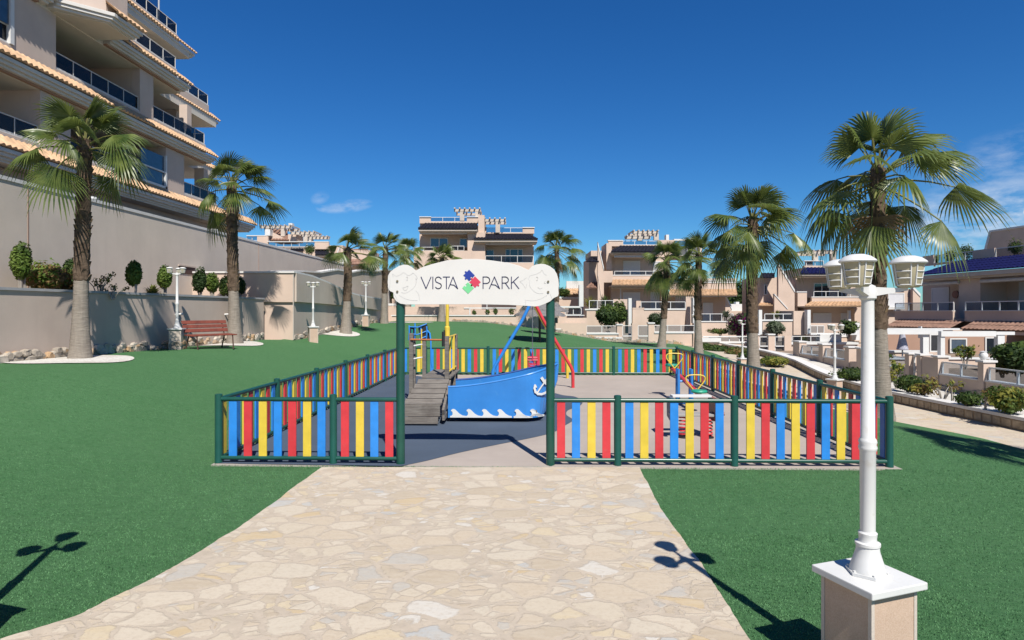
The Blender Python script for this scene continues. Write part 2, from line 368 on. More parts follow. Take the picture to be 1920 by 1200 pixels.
def flagstone(name, scale=3.3, mort=(0.535, 0.455, 0.36), stretch=(1, 1.25, 1), fade=0.11):
    m, t, b = nmat(name); v0 = coords(t, stretch, world=True)
    dn = N(t, 'ShaderNodeTexNoise', {'Vector': v0, 'Scale': 3.0, 'Detail': 3})
    off = N(t, 'ShaderNodeVectorMath', {0: dn.outputs['Color'], 1: (0.5, 0.5, 0.5)}, operation='SUBTRACT')
    sc = N(t, 'ShaderNodeVectorMath', {0: off.outputs[0]}, operation='SCALE'); sc.inputs['Scale'].default_value = 0.15
    v = N(t, 'ShaderNodeVectorMath', {0: v0, 1: sc.outputs[0]}, operation='ADD').outputs[0]
    e = N(t, 'ShaderNodeTexVoronoi', {'Vector': v, 'Scale': scale, 'Randomness': 0.95}, feature='DISTANCE_TO_EDGE')
    cel = N(t, 'ShaderNodeTexVoronoi', {'Vector': v, 'Scale': scale, 'Randomness': 0.95}, feature='F1')
    sep = N(t, 'ShaderNodeSeparateColor', {0: cel.outputs['Color']})
    # some of the big slabs are broken into smaller pieces
    e2 = N(t, 'ShaderNodeTexVoronoi', {'Vector': v, 'Scale': scale*1.9, 'Randomness': 1.0}, feature='DISTANCE_TO_EDGE')
    c2 = N(t, 'ShaderNodeTexVoronoi', {'Vector': v, 'Scale': scale*1.9, 'Randomness': 1.0}, feature='F1')
    sep2 = N(t, 'ShaderNodeSeparateColor', {0: c2.outputs['Color']})
    brk = N(t, 'ShaderNodeMath', {0: sep.outputs[2], 1: 0.52}, operation='GREATER_THAN').outputs[0]
    e2s = N(t, 'ShaderNodeMath', {0: e2.outputs['Distance'], 1: 1.15}, operation='MULTIPLY').outputs[0]
    emin = N(t, 'ShaderNodeMath', {0: e.outputs['Distance'], 1: e2s}, operation='MINIMUM').outputs[0]
    edist = N(t, 'ShaderNodeMix', {0: brk, 2: e.outputs['Distance'], 3: emin}).outputs[0]
    crand = N(t, 'ShaderNodeMix', {0: brk, 2: sep.outputs[0], 3: sep2.outputs[0]}).outputs[0]
    rmp = N(t, 'ShaderNodeValToRGB', {0: crand})
    el = rmp.color_ramp.elements
    cols = [(0.00, (0.60,0.50,0.375)), (0.18, (0.66,0.575,0.455)), (0.36, (0.53,0.44,0.325)), (0.50, (0.63,0.545,0.42)), (0.62, (0.60,0.46,0.27)),
            (0.69, (0.64,0.565,0.45)), (0.80, (0.50,0.475,0.43)), (0.85, (0.65,0.54,0.365)), (0.93, (0.50,0.51,0.50)), (0.965, (0.69,0.66,0.60))]
    el[0].position = 0; el[0].color = c4(cols[0][1]); el[1].position = cols[1][0]; el[1].color = c4(cols[1][1])
    for p, c in cols[2:]:
        q = el.new(p); q.color = c4(c)
    rmp.color_ramp.interpolation = 'CONSTANT'
    vs = N(t, 'ShaderNodeMapping', {'Vector': v, 'Scale': (2.0, 7, 4), 'Rotation': (0, 0, 0.25)}).outputs[0]
    grain = noise_(t, vs, 2.0, 7, 0.65)
    st = mixc(t, mrange(t, grain, 0.35, 0.7, 0, 0.5), rmp.outputs[0], (0.67, 0.59, 0.47))
    g2 = noise_(t, v, 26, 6, 0.7)
    st = mixc(t, mrange(t, g2, 0.48, 0.72, 0, 0.5), st, (0.44, 0.35, 0.26))
    # worn cement smeared over the joints: width of the joint varies
    wv = noise_(t, v0, 1.3, 4)
    wid = mrange(t, wv, 0.32, 0.68, 0.02, 0.085)
    sub = N(t, 'ShaderNodeMath', {0: edist, 1: wid}, operation='SUBTRACT').outputs[0]
    rough_e = N(t, 'ShaderNodeMath', {0: sub, 1: mrange(t, noise_(t, v0, 11, 7, 0.75), 0.3, 0.7, -0.065, 0.065)}, operation='ADD').outputs[0]
    fac = mrange(t, rough_e, -0.012, 0.03)
    mo = mixc(t, mrange(t, noise_(t, v0, 5, 6, 0.7), 0.3, 0.7), tuple(x*0.92 for x in mort), tuple(min(1, x*1.18) for x in mort))
    colr = mixc(t, fac, mo, st)
    dust = noise_(t, v0, 0.9, 5, 0.6)
    colr = mixc(t, mrange(t, dust, 0.4, 0.75, 0, fade*2), colr, (0.60, 0.53, 0.425))
    spk = noise_(t, v0, 55, 4, 0.7)
    colr = mixc(t, mrange(t, spk, 0.60, 0.75, 0, 0.35), colr, (0.36, 0.28, 0.21))
    t.links.new(colr, b.inputs['Base Color']); b.inputs['Roughness'].default_value = 0.75
    b.inputs['Specular IOR Level'].default_value = 0.25
    hsum = N(t, 'ShaderNodeMath', {0: fac, 1: N(t, 'ShaderNodeMath', {0: grain, 1: 0.5}, operation='MULTIPLY').outputs[0]}, operation='ADD').outputs[0]
    bump(t, b, hsum, 0.45, 0.010)
    return m
M['flag'] = flagstone('flagstone_paving')
M['flag_side'] = flagstone('pale_flagstone', 3.0, (0.60, 0.49, 0.39), fade=0.4)
def rubble(name='rubble_stone'):
    m, t, b = nmat(name); v = coords(t, world=True)
    cel = N(t, 'ShaderNodeTexVoronoi', {'Vector': v, 'Scale': 3.3}, feature='F1')
    sep = N(t, 'ShaderNodeSeparateColor', {0: cel.outputs['Color']})
    colr = mixc(t, sep.outputs[0], (0.55, 0.47, 0.37), (0.40, 0.35, 0.29))
    colr = mixc(t, mrange(t, sep.outputs[1], 0.8, 0.82), colr, (0.55, 0.36, 0.2))
    n = noise_(t, v, 7, 7, 0.7); colr = mixc(t, mrange(t, n, 0.4, 0.75, 0, 0.6), colr, (0.25, 0.21, 0.17))
    t.links.new(colr, b.inputs['Base Color']); b.inputs['Roughness'].default_value = 0.9
    bump(t, b, n, 0.8, 0.04)
    return m
M['rubble'] = rubble()
M['rubble_pale'] = plain('pale_rubble', (0.58, 0.51, 0.42), 0.9, var=0.25, vscale=5, bmp=0.6, bscale=25)
M['rubble_ochre'] = plain('ochre_rubble', (0.46, 0.33, 0.22), 0.9, var=0.3, vscale=5, bmp=0.6, bscale=25)
def rubber(name, c, var=0.10):
    m, t, b = nmat(name); v = coords(t, world=True)
    colr = mixc(t, mrange(t, noise_(t, v, 0.8, 6, 0.65), 0.3, 0.7), tuple(x*(1-var) for x in c), tuple(x*(1+var) for x in c))
    colr = mixc(t, mrange(t, noise_(t, v, 160, 2, 0.7), 0.4, 0.7, 0, 0.35), colr, tuple(x*0.55 for x in c))
    vs = coords(t, (1, 4, 1), world=True)
    colr = mixc(t, mrange(t, noise_(t, vs, 1.7, 6, 0.7), 0.5, 0.8, 0, 0.3), colr, tuple(x*0.75 for x in c))
    t.links.new(colr, b.inputs['Base Color']); b.inputs['Roughness'].default_value = 0.9
    b.inputs['Specular IOR Level'].default_value = 0.2
    bump(t, b, noise_(t, v, 140, 2), 0.3, 0.005)
    return m
M['rubber'] = rubber('beige_rubber', (0.48, 0.415, 0.365))
M['rubber_blue'] = rubber('slate_blue_rubber', (0.085, 0.115, 0.165))
M['concrete'] = rubber('pale_concrete', (0.46, 0.42, 0.37))
def gravel():
    m, t, b = nmat('white_gravel'); v = coords(t, world=True)
    cel = N(t, 'ShaderNodeTexVoronoi', {'Vector': v, 'Scale': 28}, feature='F1')
    sep = N(t, 'ShaderNodeSeparateColor', {0: cel.outputs['Color']})
    colr = mixc(t, sep.outputs[0], (0.80, 0.78, 0.73), (0.62, 0.58, 0.52))
    colr = mixc(t, mrange(t, noise_(t, v, 1.6, 6, 0.7), 0.48, 0.7, 0, 0.6), colr, (0.50, 0.43, 0.34))
    t.links.new(colr, b.inputs['Base Color']); b.inputs['Roughness'].default_value = 0.9
    bump(t, b, cel.outputs['Distance'], 0.7, 0.02)
    return m
M['gravel'] = gravel()
def wood_grey():
    m, t, b = nmat('weathered_wood'); v = coords(t, (1.2, 14, 14))
    n = noise_(t, v, 2.2, 8, 0.7)
    colr = mixc(t, mrange(t, n, 0.3, 0.7), (0.115, 0.098, 0.085), (0.27, 0.245, 0.215))
    v2 = coords(t); colr = mixc(t, mrange(t, noise_(t, v2, 5, 5), 0.5, 0.75, 0, 0.5), colr, (0.09, 0.072, 0.06))
    t.links.new(colr, b.inputs['Base Color']); b.inputs['Roughness'].default_value = 0.85
    bump(t, b, n, 0.5, 0.006)
    return m
M['wood'] = wood_grey()
def trunkmat(name, c1, c2, rings):
    m, t, b = nmat(name); v = coords(t, (1.5, 1.5, rings))
    n = noise_(t, v, 3.0, 8, 0.7)
    colr = mixc(t, mrange(t, n, 0.3, 0.7), c1, c2)
    n2 = noise_(t, coords(t, (6, 6, 0.8)), 3, 5); colr = mixc(t, mrange(t, n2, 0.45, 0.75, 0, 0.4), colr, tuple(x*0.6 for x in c1))
    t.links.new(colr, b.inputs['Base Color']); b.inputs['Roughness'].default_value = 0.95
    b.inputs['Specular IOR Level'].default_value = 0.15
    bump(t, b, n, 0.8, 0.03)
    return m
M['bark'] = trunkmat('grey_palm_bark', (0.26, 0.22, 0.18), (0.42, 0.37, 0.31), 12)
M['boots'] = trunkmat('brown_palm_boots', (0.060, 0.040, 0.027), (0.23, 0.165, 0.115), 3)
def granite(name, c, c2):
    m, t, b = nmat(name); v = coords(t)
    n = noise_(t, v, 120, 3, 0.8)
    colr = mixc(t, mrange(t, n, 0.35, 0.65), c, c2)
    n2 = noise_(t, v, 3.5, 7, 0.75); colr = mixc(t, mrange(t, n2, 0.45, 0.75, 0, 0.4), colr, tuple(min(1, x*1.35) for x in c2))
    t.links.new(colr, b.inputs['Base Color']); b.inputs['Roughness'].default_value = 0.85
    bump(t, b, n, 0.25, 0.005)
    return m
M['pedestal'] = granite('pedestal_render', (0.54, 0.38, 0.27), (0.66, 0.49, 0.375))
M['earth'] = plain('sandy_ground', (0.42, 0.34, 0.26), 0.95, var=0.2, vscale=0.2)
SLAT = {'R': M['red'], 'B': M['blue'], 'Y': M['yellow']}
# ------------------------------------------------------------------ the ground
def sheet(name, mat, xs, ys, zf, parent=None, kind='structure'):
    mb = MB(); nx, ny = len(xs), len(ys)
    vs = [(x, y, zf(x, y)) for y in ys for x in xs]
    fs = [(j*nx+i, j*nx+i+1, (j+1)*nx+i+1, (j+1)*nx+i) for j in range(ny-1) for i in range(nx-1)]
    mb.add(vs, fs, 0, True)
    o = mb.build(name, mat, parent, fix=False); tag(o, kind=kind); return o
def frange(a, b, n): return [a + (b-a)*i/(n-1) for i in range(n)]
def far_h(x, y):
    h = height(max(-40, min(40, x)), max(-10, min(60, y))) - 0.09
    if -4.9 < x < 5.4 and 8 < y < 21.4: h = -0.2
    dist = max(0, abs(x) - 45, y - 75, -y - 15)
    return h - min(6, dist * 0.02)
gx = [-3000, -900, -300, -120, -60] + frange(-40, 40, 121) + [60, 120, 300, 900, 3000]
gy = [-800, -200, -60, -20] + frange(-8, 60, 103) + [75, 100, 150, 300, 900, 3000]
sheet('ground', M['earth'], gx, gy, far_h)

# paths and lawn
def edge_poly(name, mat, pts, z, kind='structure', sub=None):
    mb = MB(); mb.add([(p[0], p[1], z) for p in pts], [tuple(range(len(pts)))])
    bm = bmesh.new(); o = mb.build(name, mat, fix=True)
    if o.data.polygons[0].normal.z < 0: o.data.flip_normals()
    bm.free(); return tag(o, kind=kind)
random.seed(4)
def rough_line(pts, n, amp):
    out = []
    for (x0, y0), (x1, y1) in zip(pts, pts[1:]):
        L = math.hypot(x1-x0, y1-y0)
        for i in range(n):
            t = i/n; k = amp*mnoise.noise(Vector((x0+(x1-x0)*t*1.0, y0+(y1-y0)*t, 3.1))*3) + random.uniform(-amp, amp)*0.22
            out.append((x0+(x1-x0)*t - (y1-y0)/L*k, y0+(y1-y0)*t + (x1-x0)/L*k))
    return out + [pts[-1]]
lft = [Gz(*p)[:2] for p in [(605,878),(530,931),(432,1002),(332,1062),(282,1090),(212,1124),(150,1156),(0,1203)]]
lft += [(-7.5, 3.0)]
rgt = [Gz(*p)[:2] for p in [(1199,878),(1238,955),(1300,1040),(1338,1096),(1404,1200)]] + [(1.55, 2.2), (3.0, 1.2), (7.0, 0.6)]
path_poly = rough_line(lft, 14, 0.02) + [(-7.5, -6), (7.0, -6)] + rough_line(rgt[::-1], 14, 0.014)
edge_poly('stone_path', M['flag'], path_poly, 0.016)

lawn_right = [(-4, 9.9), (10, 9.8), (13.6, 9.7), (14.1, 9.3), (14.45, 8.7), (14.75, 7.6), (15.2, 7.0), (26, 7.4), (29, 9.6), (50, 10.5)]
ys = frange(-4, 46, 190)
mb = MB(); nx = 70
wall_x = lambda y: pw(y, [(-4, -13.0), (13.3, -11.5), (24.1, -10.4), (24.2, -9.6), (50, -9.5)])
vs = []
for y in ys:
    a, b = wall_x(y) - 0.15, pw(y, lawn_right) + 0.03*mnoise.noise(Vector((0, y*1.5, 0)))
    for i in range(nx):
        x = a + (b-a)*i/(nx-1); z = height(x, y) + 0.005
        if -4.36 < x < 5.01 and 8.53 < y < 20.80: z = -0.10
        vs.append((x, y, z))
mb.add(vs, [(j*nx+i, j*nx+i+1, (j+1)*nx+i+1, (j+1)*nx+i) for j in range(len(ys)-1) for i in range(nx-1)], 0, True)
tag(mb.build('lawn', M['turf'], fix=False), kind='structure')
sheet('side_path', M['flag_side'], frange(6.2, 13.2, 26), frange(4, 44, 80), lambda x, y: height(x, y) - 0.028)

# the pile of the artificial turf where it lies close enough to be seen as fibres
import numpy as np
def in_poly(px, py, poly):
    c = np.zeros(len(px), bool); n = len(poly)
    for i in range(n):
        x0, y0 = poly[i]; x1, y1 = poly[(i+1) % n]
        if y0 == y1: continue
        hit = ((y0 > py) != (y1 > py)) & (px < (x1-x0)*(py-y0)/(y1-y0) + x0); c ^= hit
    return c
rng = np.random.default_rng(11)
PX, PY = [], []
for (xa, xb, ya, yb, dens) in [(-7.2, 3.2, 3.0, 6.0, 3600), (-8.5, 7.5, 6.0, 8.5, 2000), (1.2, 6.5, 3.0, 6.0, 1800), (-9.5, -4.4, 8.5, 12.0, 900), (5.05, 9.6, 8.5, 12.0, 900)]:
    n = int((xb-xa)*(yb-ya)*dens); PX.append(rng.uniform(xa, xb, n)); PY.append(rng.uniform(ya, yb, n))
PX, PY = np.concatenate(PX), np.concatenate(PY)
keep = ~in_poly(PX, PY, path_poly); keep &= (np.abs(PX + 0.0257*PY) < 0.86*PY + 0.3)
PX, PY = PX[keep], PY[keep]; n = len(PX)
PZ = np.array([height(a, b) for a, b in zip(PX, PY)]) + 0.004
ang = rng.uniform(0, 2*np.pi, n); hh = rng.uniform(0.007, 0.016, n); wd_ = rng.uniform(0.0035, 0.006, n); ln_ = rng.uniform(0.0, 0.014, n); la = rng.uniform(0, 2*np.pi, n)
V = np.zeros((n, 3, 3)); dx, dy = np.cos(ang)*wd_, np.sin(ang)*wd_
V[:, 0] = np.stack([PX-dx, PY-dy, PZ], 1); V[:, 1] = np.stack([PX+dx, PY+dy, PZ], 1); V[:, 2] = np.stack([PX+np.cos(la)*ln_, PY+np.sin(la)*ln_, PZ+hh], 1)
me = bpy.data.meshes.new('turf_pile'); me.vertices.add(3*n); me.vertices.foreach_set('co', V.reshape(-1)); me.loops.add(3*n); me.loops.foreach_set('vertex_index', np.arange(3*n, dtype=np.int32))
me.polygons.add(n); me.polygons.foreach_set('loop_start', np.arange(0, 3*n, 3, dtype=np.int32)); me.update(calc_edges=True); me.validate()
me.materials.append(M['turf_pile']); tp = bpy.data.objects.new('turf_pile', me); COL.objects.link(tp); tag(tp, kind='stuff')

# playground floor: a slab with a slate-blue patch like water round the boat
mb = MB(); mb.box(-4.39, 5.04, 8.50, 20.83, -0.12, 0.008)
tag(mb.build('playground_slab', M['concrete']), kind='structure')
mb = MB(); mb.box(-4.34, 4.96, 8.545, 20.80, -0.05, 0.013)
tag(mb.build('playground_floor', M['rubber']), kind='structure')
def smooth_closed(pts, n=6):
    out = []; k = len(pts)
    for i in range(k):
        p0, p1, p2, p3 = [Vector(pts[(i+j-1) % k]) for j in range(4)]
        for s_ in range(n):
            t = s_/n
            out.append(tuple(0.5*((2*p1) + (p2-p0)*t + (2*p0-5*p1+4*p2-p3)*t*t + (3*p1-p0-3*p2+p3)*t**3)))
    return out
curve = [Gz(*p)[:2] for p in [(752,876),(800,866),(860,851),(930,836),(1000,822),(1038,812),(1060,799),(1074,789),(1062,779),(1066,770),(1086,763),(1092,754),(1078,745),(1055,742),(1030,735),(1000,727),(950,722),(900,716),(850,712),(800,708),(770,704)]]
cs = []
for i in range(len(curve)-1):
    p0, p1, p2, p3 = [Vector(curve[max(0, min(len(curve)-1, i+j-1))]) for j in range(4)]
    for s_ in range(6):
        t = s_/6; cs.append(tuple(0.5*((2*p1) + (p2-p0)*t + (2*p0-5*p1+4*p2-p3)*t*t + (3*p1-p0-3*p2+p3)*t**3)))
poly = [(-4.355, 8.55)] + cs + [(-3.6, 20.78), (-4.355, 20.78)]
edge_poly('playground_water_patch', M['rubber_blue'], poly, 0.0175)

# ------------------------------------------------------------------ playground fence
def post_mb(x, y=0.0, r=0.051, h=0.965):
    mb = MB(); mb.lathe([(r*1.04, 0.0), (r*1.04, 0.02), (r, 0.025), (r, h-0.02), (r*0.96, h-0.006), (r*0.7, h)], (x, y, 0.012), 18)
    return mb
def fence_run(label, p0, p1, posts, spans, slats, name='picket_fence'):
    p0, p1 = Vector(p0), Vector(p1); d = p1 - p0; ang = math.atan2(d.y, d.x)
    t = thing(name, label, 'fence', (p0.x, p0.y, 0), ang, 'colourful fence round the playground')
    for x in posts: post_mb(x).build('post', M['green'], t)
    for a, b in spans:
        for z in (0.905, 0.085):
            mb = MB(); mb.tube([(a, 0, z), (b, 0, z)], 0.030, 12); mb.build('rail', M['green'], t)
    for x, c in slats:
        mb = MB(); mb.box(x-0.056, x+0.056, -0.012, 0.012, 0.10, 0.893)
        mb.build('slat', SLAT[c], t, bevel=0.004)
    return t
FY = 8.60; XL, XR, YB = -4.33, 4.92, 20.72
def fx(px): return Gz(px, 872)[0] if False else (ray(px)[0] * FY / ray(px)[1])
PXL, PXR = fx(751), fx(1032)
def seq(a, pxs, cols): return [(fx(p) - a, c) for p, c in zip(pxs, cols)]
fence_run('fence panels left of the entrance, from front corner to left sign post', (XL, FY), (PXL, FY), [0, fx(625)-XL],
          [(0.04, fx(625)-XL-0.04), (fx(625)-XL+0.04, PXL-XL-0.05)],
          seq(XL, [437,465,493,521,548,576,603,647,675,702,730], 'BRYBRYBRYBR'))
fence_run('fence panels right of the entrance, in front of the spring rocker', (PXR, FY), (XR, FY), [fx(1158)-PXR, fx(1377)-PXR, XR-PXR],
          [(0.05, fx(1158)-PXR-0.04), (fx(1158)-PXR+0.04, fx(1377)-PXR-0.04), (fx(1377)-PXR+0.04, XR-PXR-0.04)],
          seq(PXR, [1052,1080,1109,1137,1180,1208,1236,1264,1293,1321,1349] + [1407+28.2*k for k in range(9)], 'RBYRBYRBYRBYRBYRBYRB'))
npan = 6; pl = (YB-FY)/npan
def side(cols):
    sl = []
    for k in range(npan):
        for i in range(9): sl.append((k*pl + pl*(i+0.72)/9.45 , cols[i % 3]))
    return sl
fence_run('long left side of the fence, along the lawn below the bench', (XL, FY), (XL, YB), [pl*k for k in range(1, npan)],
          [(pl*k+0.04, pl*(k+1)-0.04) for k in range(npan)], side('YRB'))
fence_run('long right side of the fence, beside the row of palms', (XR, FY), (XR, YB), [pl*k for k in range(1, npan)],
          [(pl*k+0.04, pl*(k+1)-0.04) for k in range(npan)], side('BRY'))
bp = [XR, 2.84, 0.75, -1.33, -3.42, XL]; L = XR - XL
bx = sorted([x - XL for x in bp]); sl = []
for a, b in zip(bx, bx[1:]):
    n = max(1, round((b-a)/0.2075) - 1)
    for i in range(n):
        j = i if n > 5 else 9-n+i
        sl.append((a + (b-a)*(i+1)/(n+1), 'BRY'[j % 3]))
fence_run('rear side of the fence, across the back behind the swing', (XL, YB), (XR, YB), bx, [(a+0.04, b-0.04) for a, b in zip(bx, bx[1:])], sl)

# ------------------------------------------------------------------ entrance arch with the sign
K = FPX / (FY / math.cos(0) )            # pixels per metre at the front of the fence (close enough along the row)
PM = 135.3
xm = (PXL + PXR) / 2; pm_px = (751 + 1032) / 2
t = thing('entrance_arch', 'white park sign board on two tall green posts over the playground entrance', 'sign', (xm, FY, 0.0))
for px_ in (PXL, PXR):
    mb = MB(); mb.tube([(px_-xm, 0, 0.01), (px_-xm, 0, 2.62)], 0.060, 20); mb.build('post', M['green'], t)
def sx(zx): return (730 + zx/5.818 - pm_px)/PM
def sz(zy): return HC - (480 + zy/5.818 - HZ)/PM
SB = lambda pts: [(sx(a), sz(b)) for a, b in pts]
outline = [(300,162),(380,122),(480,92),(640,52),(800,38),(960,38),(1120,54),(1300,80),(1420,112),(1520,158),(1556,118),(1600,100),(1650,92),(1700,97),(1750,118),(1795,152),(1825,200),(1842,260),(1848,320),(1842,372),(1845,415),(1838,440),(1790,462),(1755,495),(1700,522),(1640,545),(1590,552),(1500,545),(1300,534),(1000,528),(600,528),(300,530),(190,530),(130,520),(85,492),(58,450),(55,400),(20,385),(-2,350),(-6,280),(0,215),(20,178),(60,146),(120,110),(170,98),(215,102),(260,128)]
mb = MB(); mb.prism(SB(outline), -0.082, -0.062, 'y')
board = mb.build('sign_board', plain('sign_white', (0.76, 0.74, 0.70), 0.5, var=0.03, vscale=3), t, bevel=0.003)
YF, YK = -0.0865, -0.0795
def arc(cx, cy, rx, ry, a0, a1, n=14):
    return [(cx + rx*math.cos(R(a0+(a1-a0)*i/n)), cy - ry*math.sin(R(a0+(a1-a0)*i/n))) for i in range(n+1)]
T, B_ = 232, 358
def A_(x0, x1):
    m = (x0+x1)/2; h = (x1-x0)/2
    return [[(x0, B_), (m, T), (x1, B_)], [(x0+h*0.38, B_-44), (m+h*0.2, B_-38), (x1, B_)]]
Sg = [[(577, 252)] + arc(545, 264, 32, 32, 40, 180, 8)[1:] + [(522, 285), (566, 305)] + arc(545, 327, 33, 31, 40, -150, 10)]
vista = [[(358,T),(412,B_),(466,T)], [(486,T),(486,B_)]] + Sg + [[(598,T),(668,T)], [(633,T),(633,B_)]] + A_(655, 755)
park = [[(1030,B_),(1030,T),(1068,T)] + arc(1066, 267, 36, 35, 90, -90, 10) + [(1030,302)]] + A_(1098, 1208)
park += [[(1236,B_),(1236,T),(1270,T)] + arc(1268, 265, 36, 33, 90, -90, 10) + [(1236,298)], [(1272,300),(1312,B_)]]
park += [[(1336,T),(1336,B_)], [(1412,T),(1338,300)], [(1360,286),(1416,B_)]]
for word in (vista, park):
    mb = MB()
    for st in word: mb.stroke(SB(st), 0.0118, YF, YK)
    mb.build('lettering', M['navy'], board)
def puzzle(cx, cy, size, socket, tabs):
    pts = []; h = size/2; k = size*0.125
    corners = [(-h,-h),(h,-h),(h,h),(-h,h)]
    for i in range(4):
        a, b = Vector(corners[i]), Vector(corners[(i+1)%4]); d = (b-a)/size; nrm = Vector((d.y, -d.x))
        pts.append(a)
        mode = tabs[i]
        if mode:
            c = (a+b)/2 + nrm*mode*k*0.55
            a0 = math.atan2(nrm.y*mode, nrm.x*mode)
            for q in range(9):
                th = (-140 + 280*q/8)*mode
                an = a0 + R(th); pts.append(c + Vector((math.cos(an), math.sin(an)))*k)
    ca, sa = math.cos(R(45)), math.sin(R(45))
    return [(cx + (p.x*ca - p.y*sa), cy + (p.x*sa + p.y*ca)) for p in pts]
for (zx, zy, m, tb) in [(878, 215, 'logo_blue', (-1, 0, 1, 1)), (943, 288, 'logo_red', (1, 0, 1, 1)), (868, 352, 'logo_green', (0, 1, -1, 0))]:
    mb = MB(); mb.prism(puzzle(sx(zx), sz(zy), 0.112, 0, tb), YF, YK, 'y'); mb.build('puzzle_piece', M[m], board)
for zx, zy in [(100,278),(100,390),(1732,284),(1732,396)]:
    mb = MB(); mb.tube([(sx(zx), -0.083, sz(zy)), (sx(zx), -0.094, sz(zy))], 0.016, 10); mb.build('bolt', M['bolt'], board)
def smooth_open(pts, n=5):
    out = []; k = len(pts)
    for i in range(k-1):
        p0, p1, p2, p3 = [Vector(pts[max(0, min(k-1, i+j-1))]) for j in range(4)]
        for s_ in range(n):
            u = s_/n; out.append(tuple(0.5*((2*p1) + (p2-p0)*u + (2*p0-5*p1+4*p2-p3)*u*u + (3*p1-p0-3*p2+p3)*u**3)))
    return out + [pts[-1]]
left_face = [[(55,230),(48,200),(85,222),(130,208),(170,185),(215,215),(250,205),(270,190),(300,215),(315,245),(300,262)],
             [(300,240),(305,290),(285,340),(240,380),(190,405),(140,400)], [(200,240),(206,232),(212,245),(208,270),(200,262)],
             [(158,350),(180,345),(205,335),(218,330)], [(160,352),(175,375),(200,372),(216,335)], [(120,430),(170,460),(240,482),(320,488)],
             [(15,210),(22,300),(10,360)], [(300,380),(330,420),(345,490)], [(70,420),(100,480)]]
right_face = [[(1520,260),(1540,220),(1600,205),(1650,180),(1665,160),(1690,200),(1715,215)], [(1530,270),(1535,330),(1570,380),(1620,410),(1680,412)],
              [(1605,240),(1612,235),(1620,248),(1614,275),(1604,265)], [(1620,345),(1645,362),(1670,350)], [(1500,240),(1460,270),(1430,285),(1460,310),(1490,355),(1500,310)],
              [(1485,470),(1490,530)], [(1490,480),(1560,490),(1650,470),(1720,430)], [(1700,280),(1690,300),(1705,305)], [(1750,410),(1775,470)]]
for ln in (left_face, right_face):
    mb = MB()
    for st in ln: mb.stroke(SB(smooth_open(st)), 0.0042, -0.0835, -0.0805)
    mb.build('engraved_face', M['engrave'], board)
# ------------------------------------------------------------------ boat play structure
def at(px, Y):
    a, b = ray(px); return a * Y / b
def zat(py, px, Y):
    return HC - (py - HZ) / FPX * (Y / ray(px)[1])
BX0 = at(840, 11.85); BX1 = at(1047, 11.85)
t = thing('play_boat', 'blue wooden play boat with anchor, wave trim and a plank gangway', 'play boat', (BX0, 11.85, 0.0))
HU = 0.70
def hull_in(x):
    u = x/(BX1-BX0); return 0.0 if u < HU else 0.60*((u-HU)/(1-HU))**2.0
def hull_pts(side):
    out = []
    for i in range(25):
        u = i/24; x = (BX1-BX0)*u
        inset = 0.0 if u < HU else 0.60*((u-HU)/(1-HU))**2.0
        y = inset if side == 0 else 1.30 - inset
        out.append((x, y))
    return out
def hull_mb(side, th=0.035):
    pts = hull_pts(side); mb = MB(); vs = []; n = len(pts)
    for i, (x, y) in enumerate(pts):
        u = i/(n-1); top = 0.67 + 0.40*u**1.6 ; bot = 0.10 + 0.05*max(0, u-0.85)/0.15
        sh = 0.0 if u < 0.8 else -0.22*((u-0.8)/0.2)**1.4
        dy = th if side == 0 else -th
        vs += [(x+sh, y, bot), (x, y, top), (x, y+dy, top), (x+sh, y+dy, bot)]
    fs = []
    for i in range(n-1):
        a, b = i*4, (i+1)*4
        for k in range(4): fs.append((a+k, a+(k+1)%4, b+(k+1)%4, b+k))
    fs += [(3,2,1,0), ((n-1)*4, (n-1)*4+1, (n-1)*4+2, (n-1)*4+3)]
    mb.add(vs, fs, 0, False); return mb
near = hull_mb(0).build('hull_side', M['boat'], t); far = hull_mb(1).build('hull_side', M['boat'], t)
for sd in (0, 1):
    pts = hull_pts(sd); mb = MB()
    mb.tube([(x, y+(0.017 if sd == 0 else -0.017), 0.685+0.40*(i/24)**1.6) for i, (x, y) in enumerate(pts)], 0.022, 8)
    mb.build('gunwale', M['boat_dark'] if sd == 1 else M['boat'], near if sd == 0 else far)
mb = MB(); mb.tube([(BX1-BX0+0.0, 0.65, 1.08), (BX1-BX0-0.03, 0.65, 0.75), (BX1-BX0-0.23, 0.65, 0.17)], [0.045, 0.045, 0.035], 8); mb.build('prow', M['boat'], t)
mb = MB(); mb.box(0.1, 1.7, 0.05, 1.25, 0.20, 0.24); mb.build('deck', M['wood'], t)
mb = MB(); mb.box(0.0, 0.03, 0.05, 1.25, 0.10, 0.5); mb.build('stern_panel', M['boat'], t)
# white waves along the foot of the near side
wu = [(0,.03),(.08,.03),(.16,.055),(.17,.09),(.13,.115),(.06,.125),(.10,.15),(.2,.165),(.32,.155),(.45,.12),(.6,.075),(.8,.04)]
def waves(x0, n, L):
    top = []
    for k in range(n): top += [(x0+(k+u)*L, 0.105+h*1.0) for u, h in wu]
    return [(x0, 0.105)] + top + [(x0+n*L, 0.135), (x0+n*L, 0.105)]
mb = MB()
for x0, n in ((0.04, 4), (1.255, 2)):
    for q in range(n):
        p = waves(x0 + q*0.295, 1, 0.295); k = len(p)
        if x0 < 1: mb.prism(p[::-1], -0.006, -0.001, 'y')
        else:
            vs = [(x, hull_in(x)-0.020, z) for x, z in p] + [(x, hull_in(x)+0.004, z) for x, z in p]
            mb.add(vs, [tuple(range(k)), tuple(range(2*k-1, k-1, -1))] + [(a, k+a, k+(a+1)%k, (a+1)%k) for a in range(k)])
mb.build('wave_trim', M['white'], near)
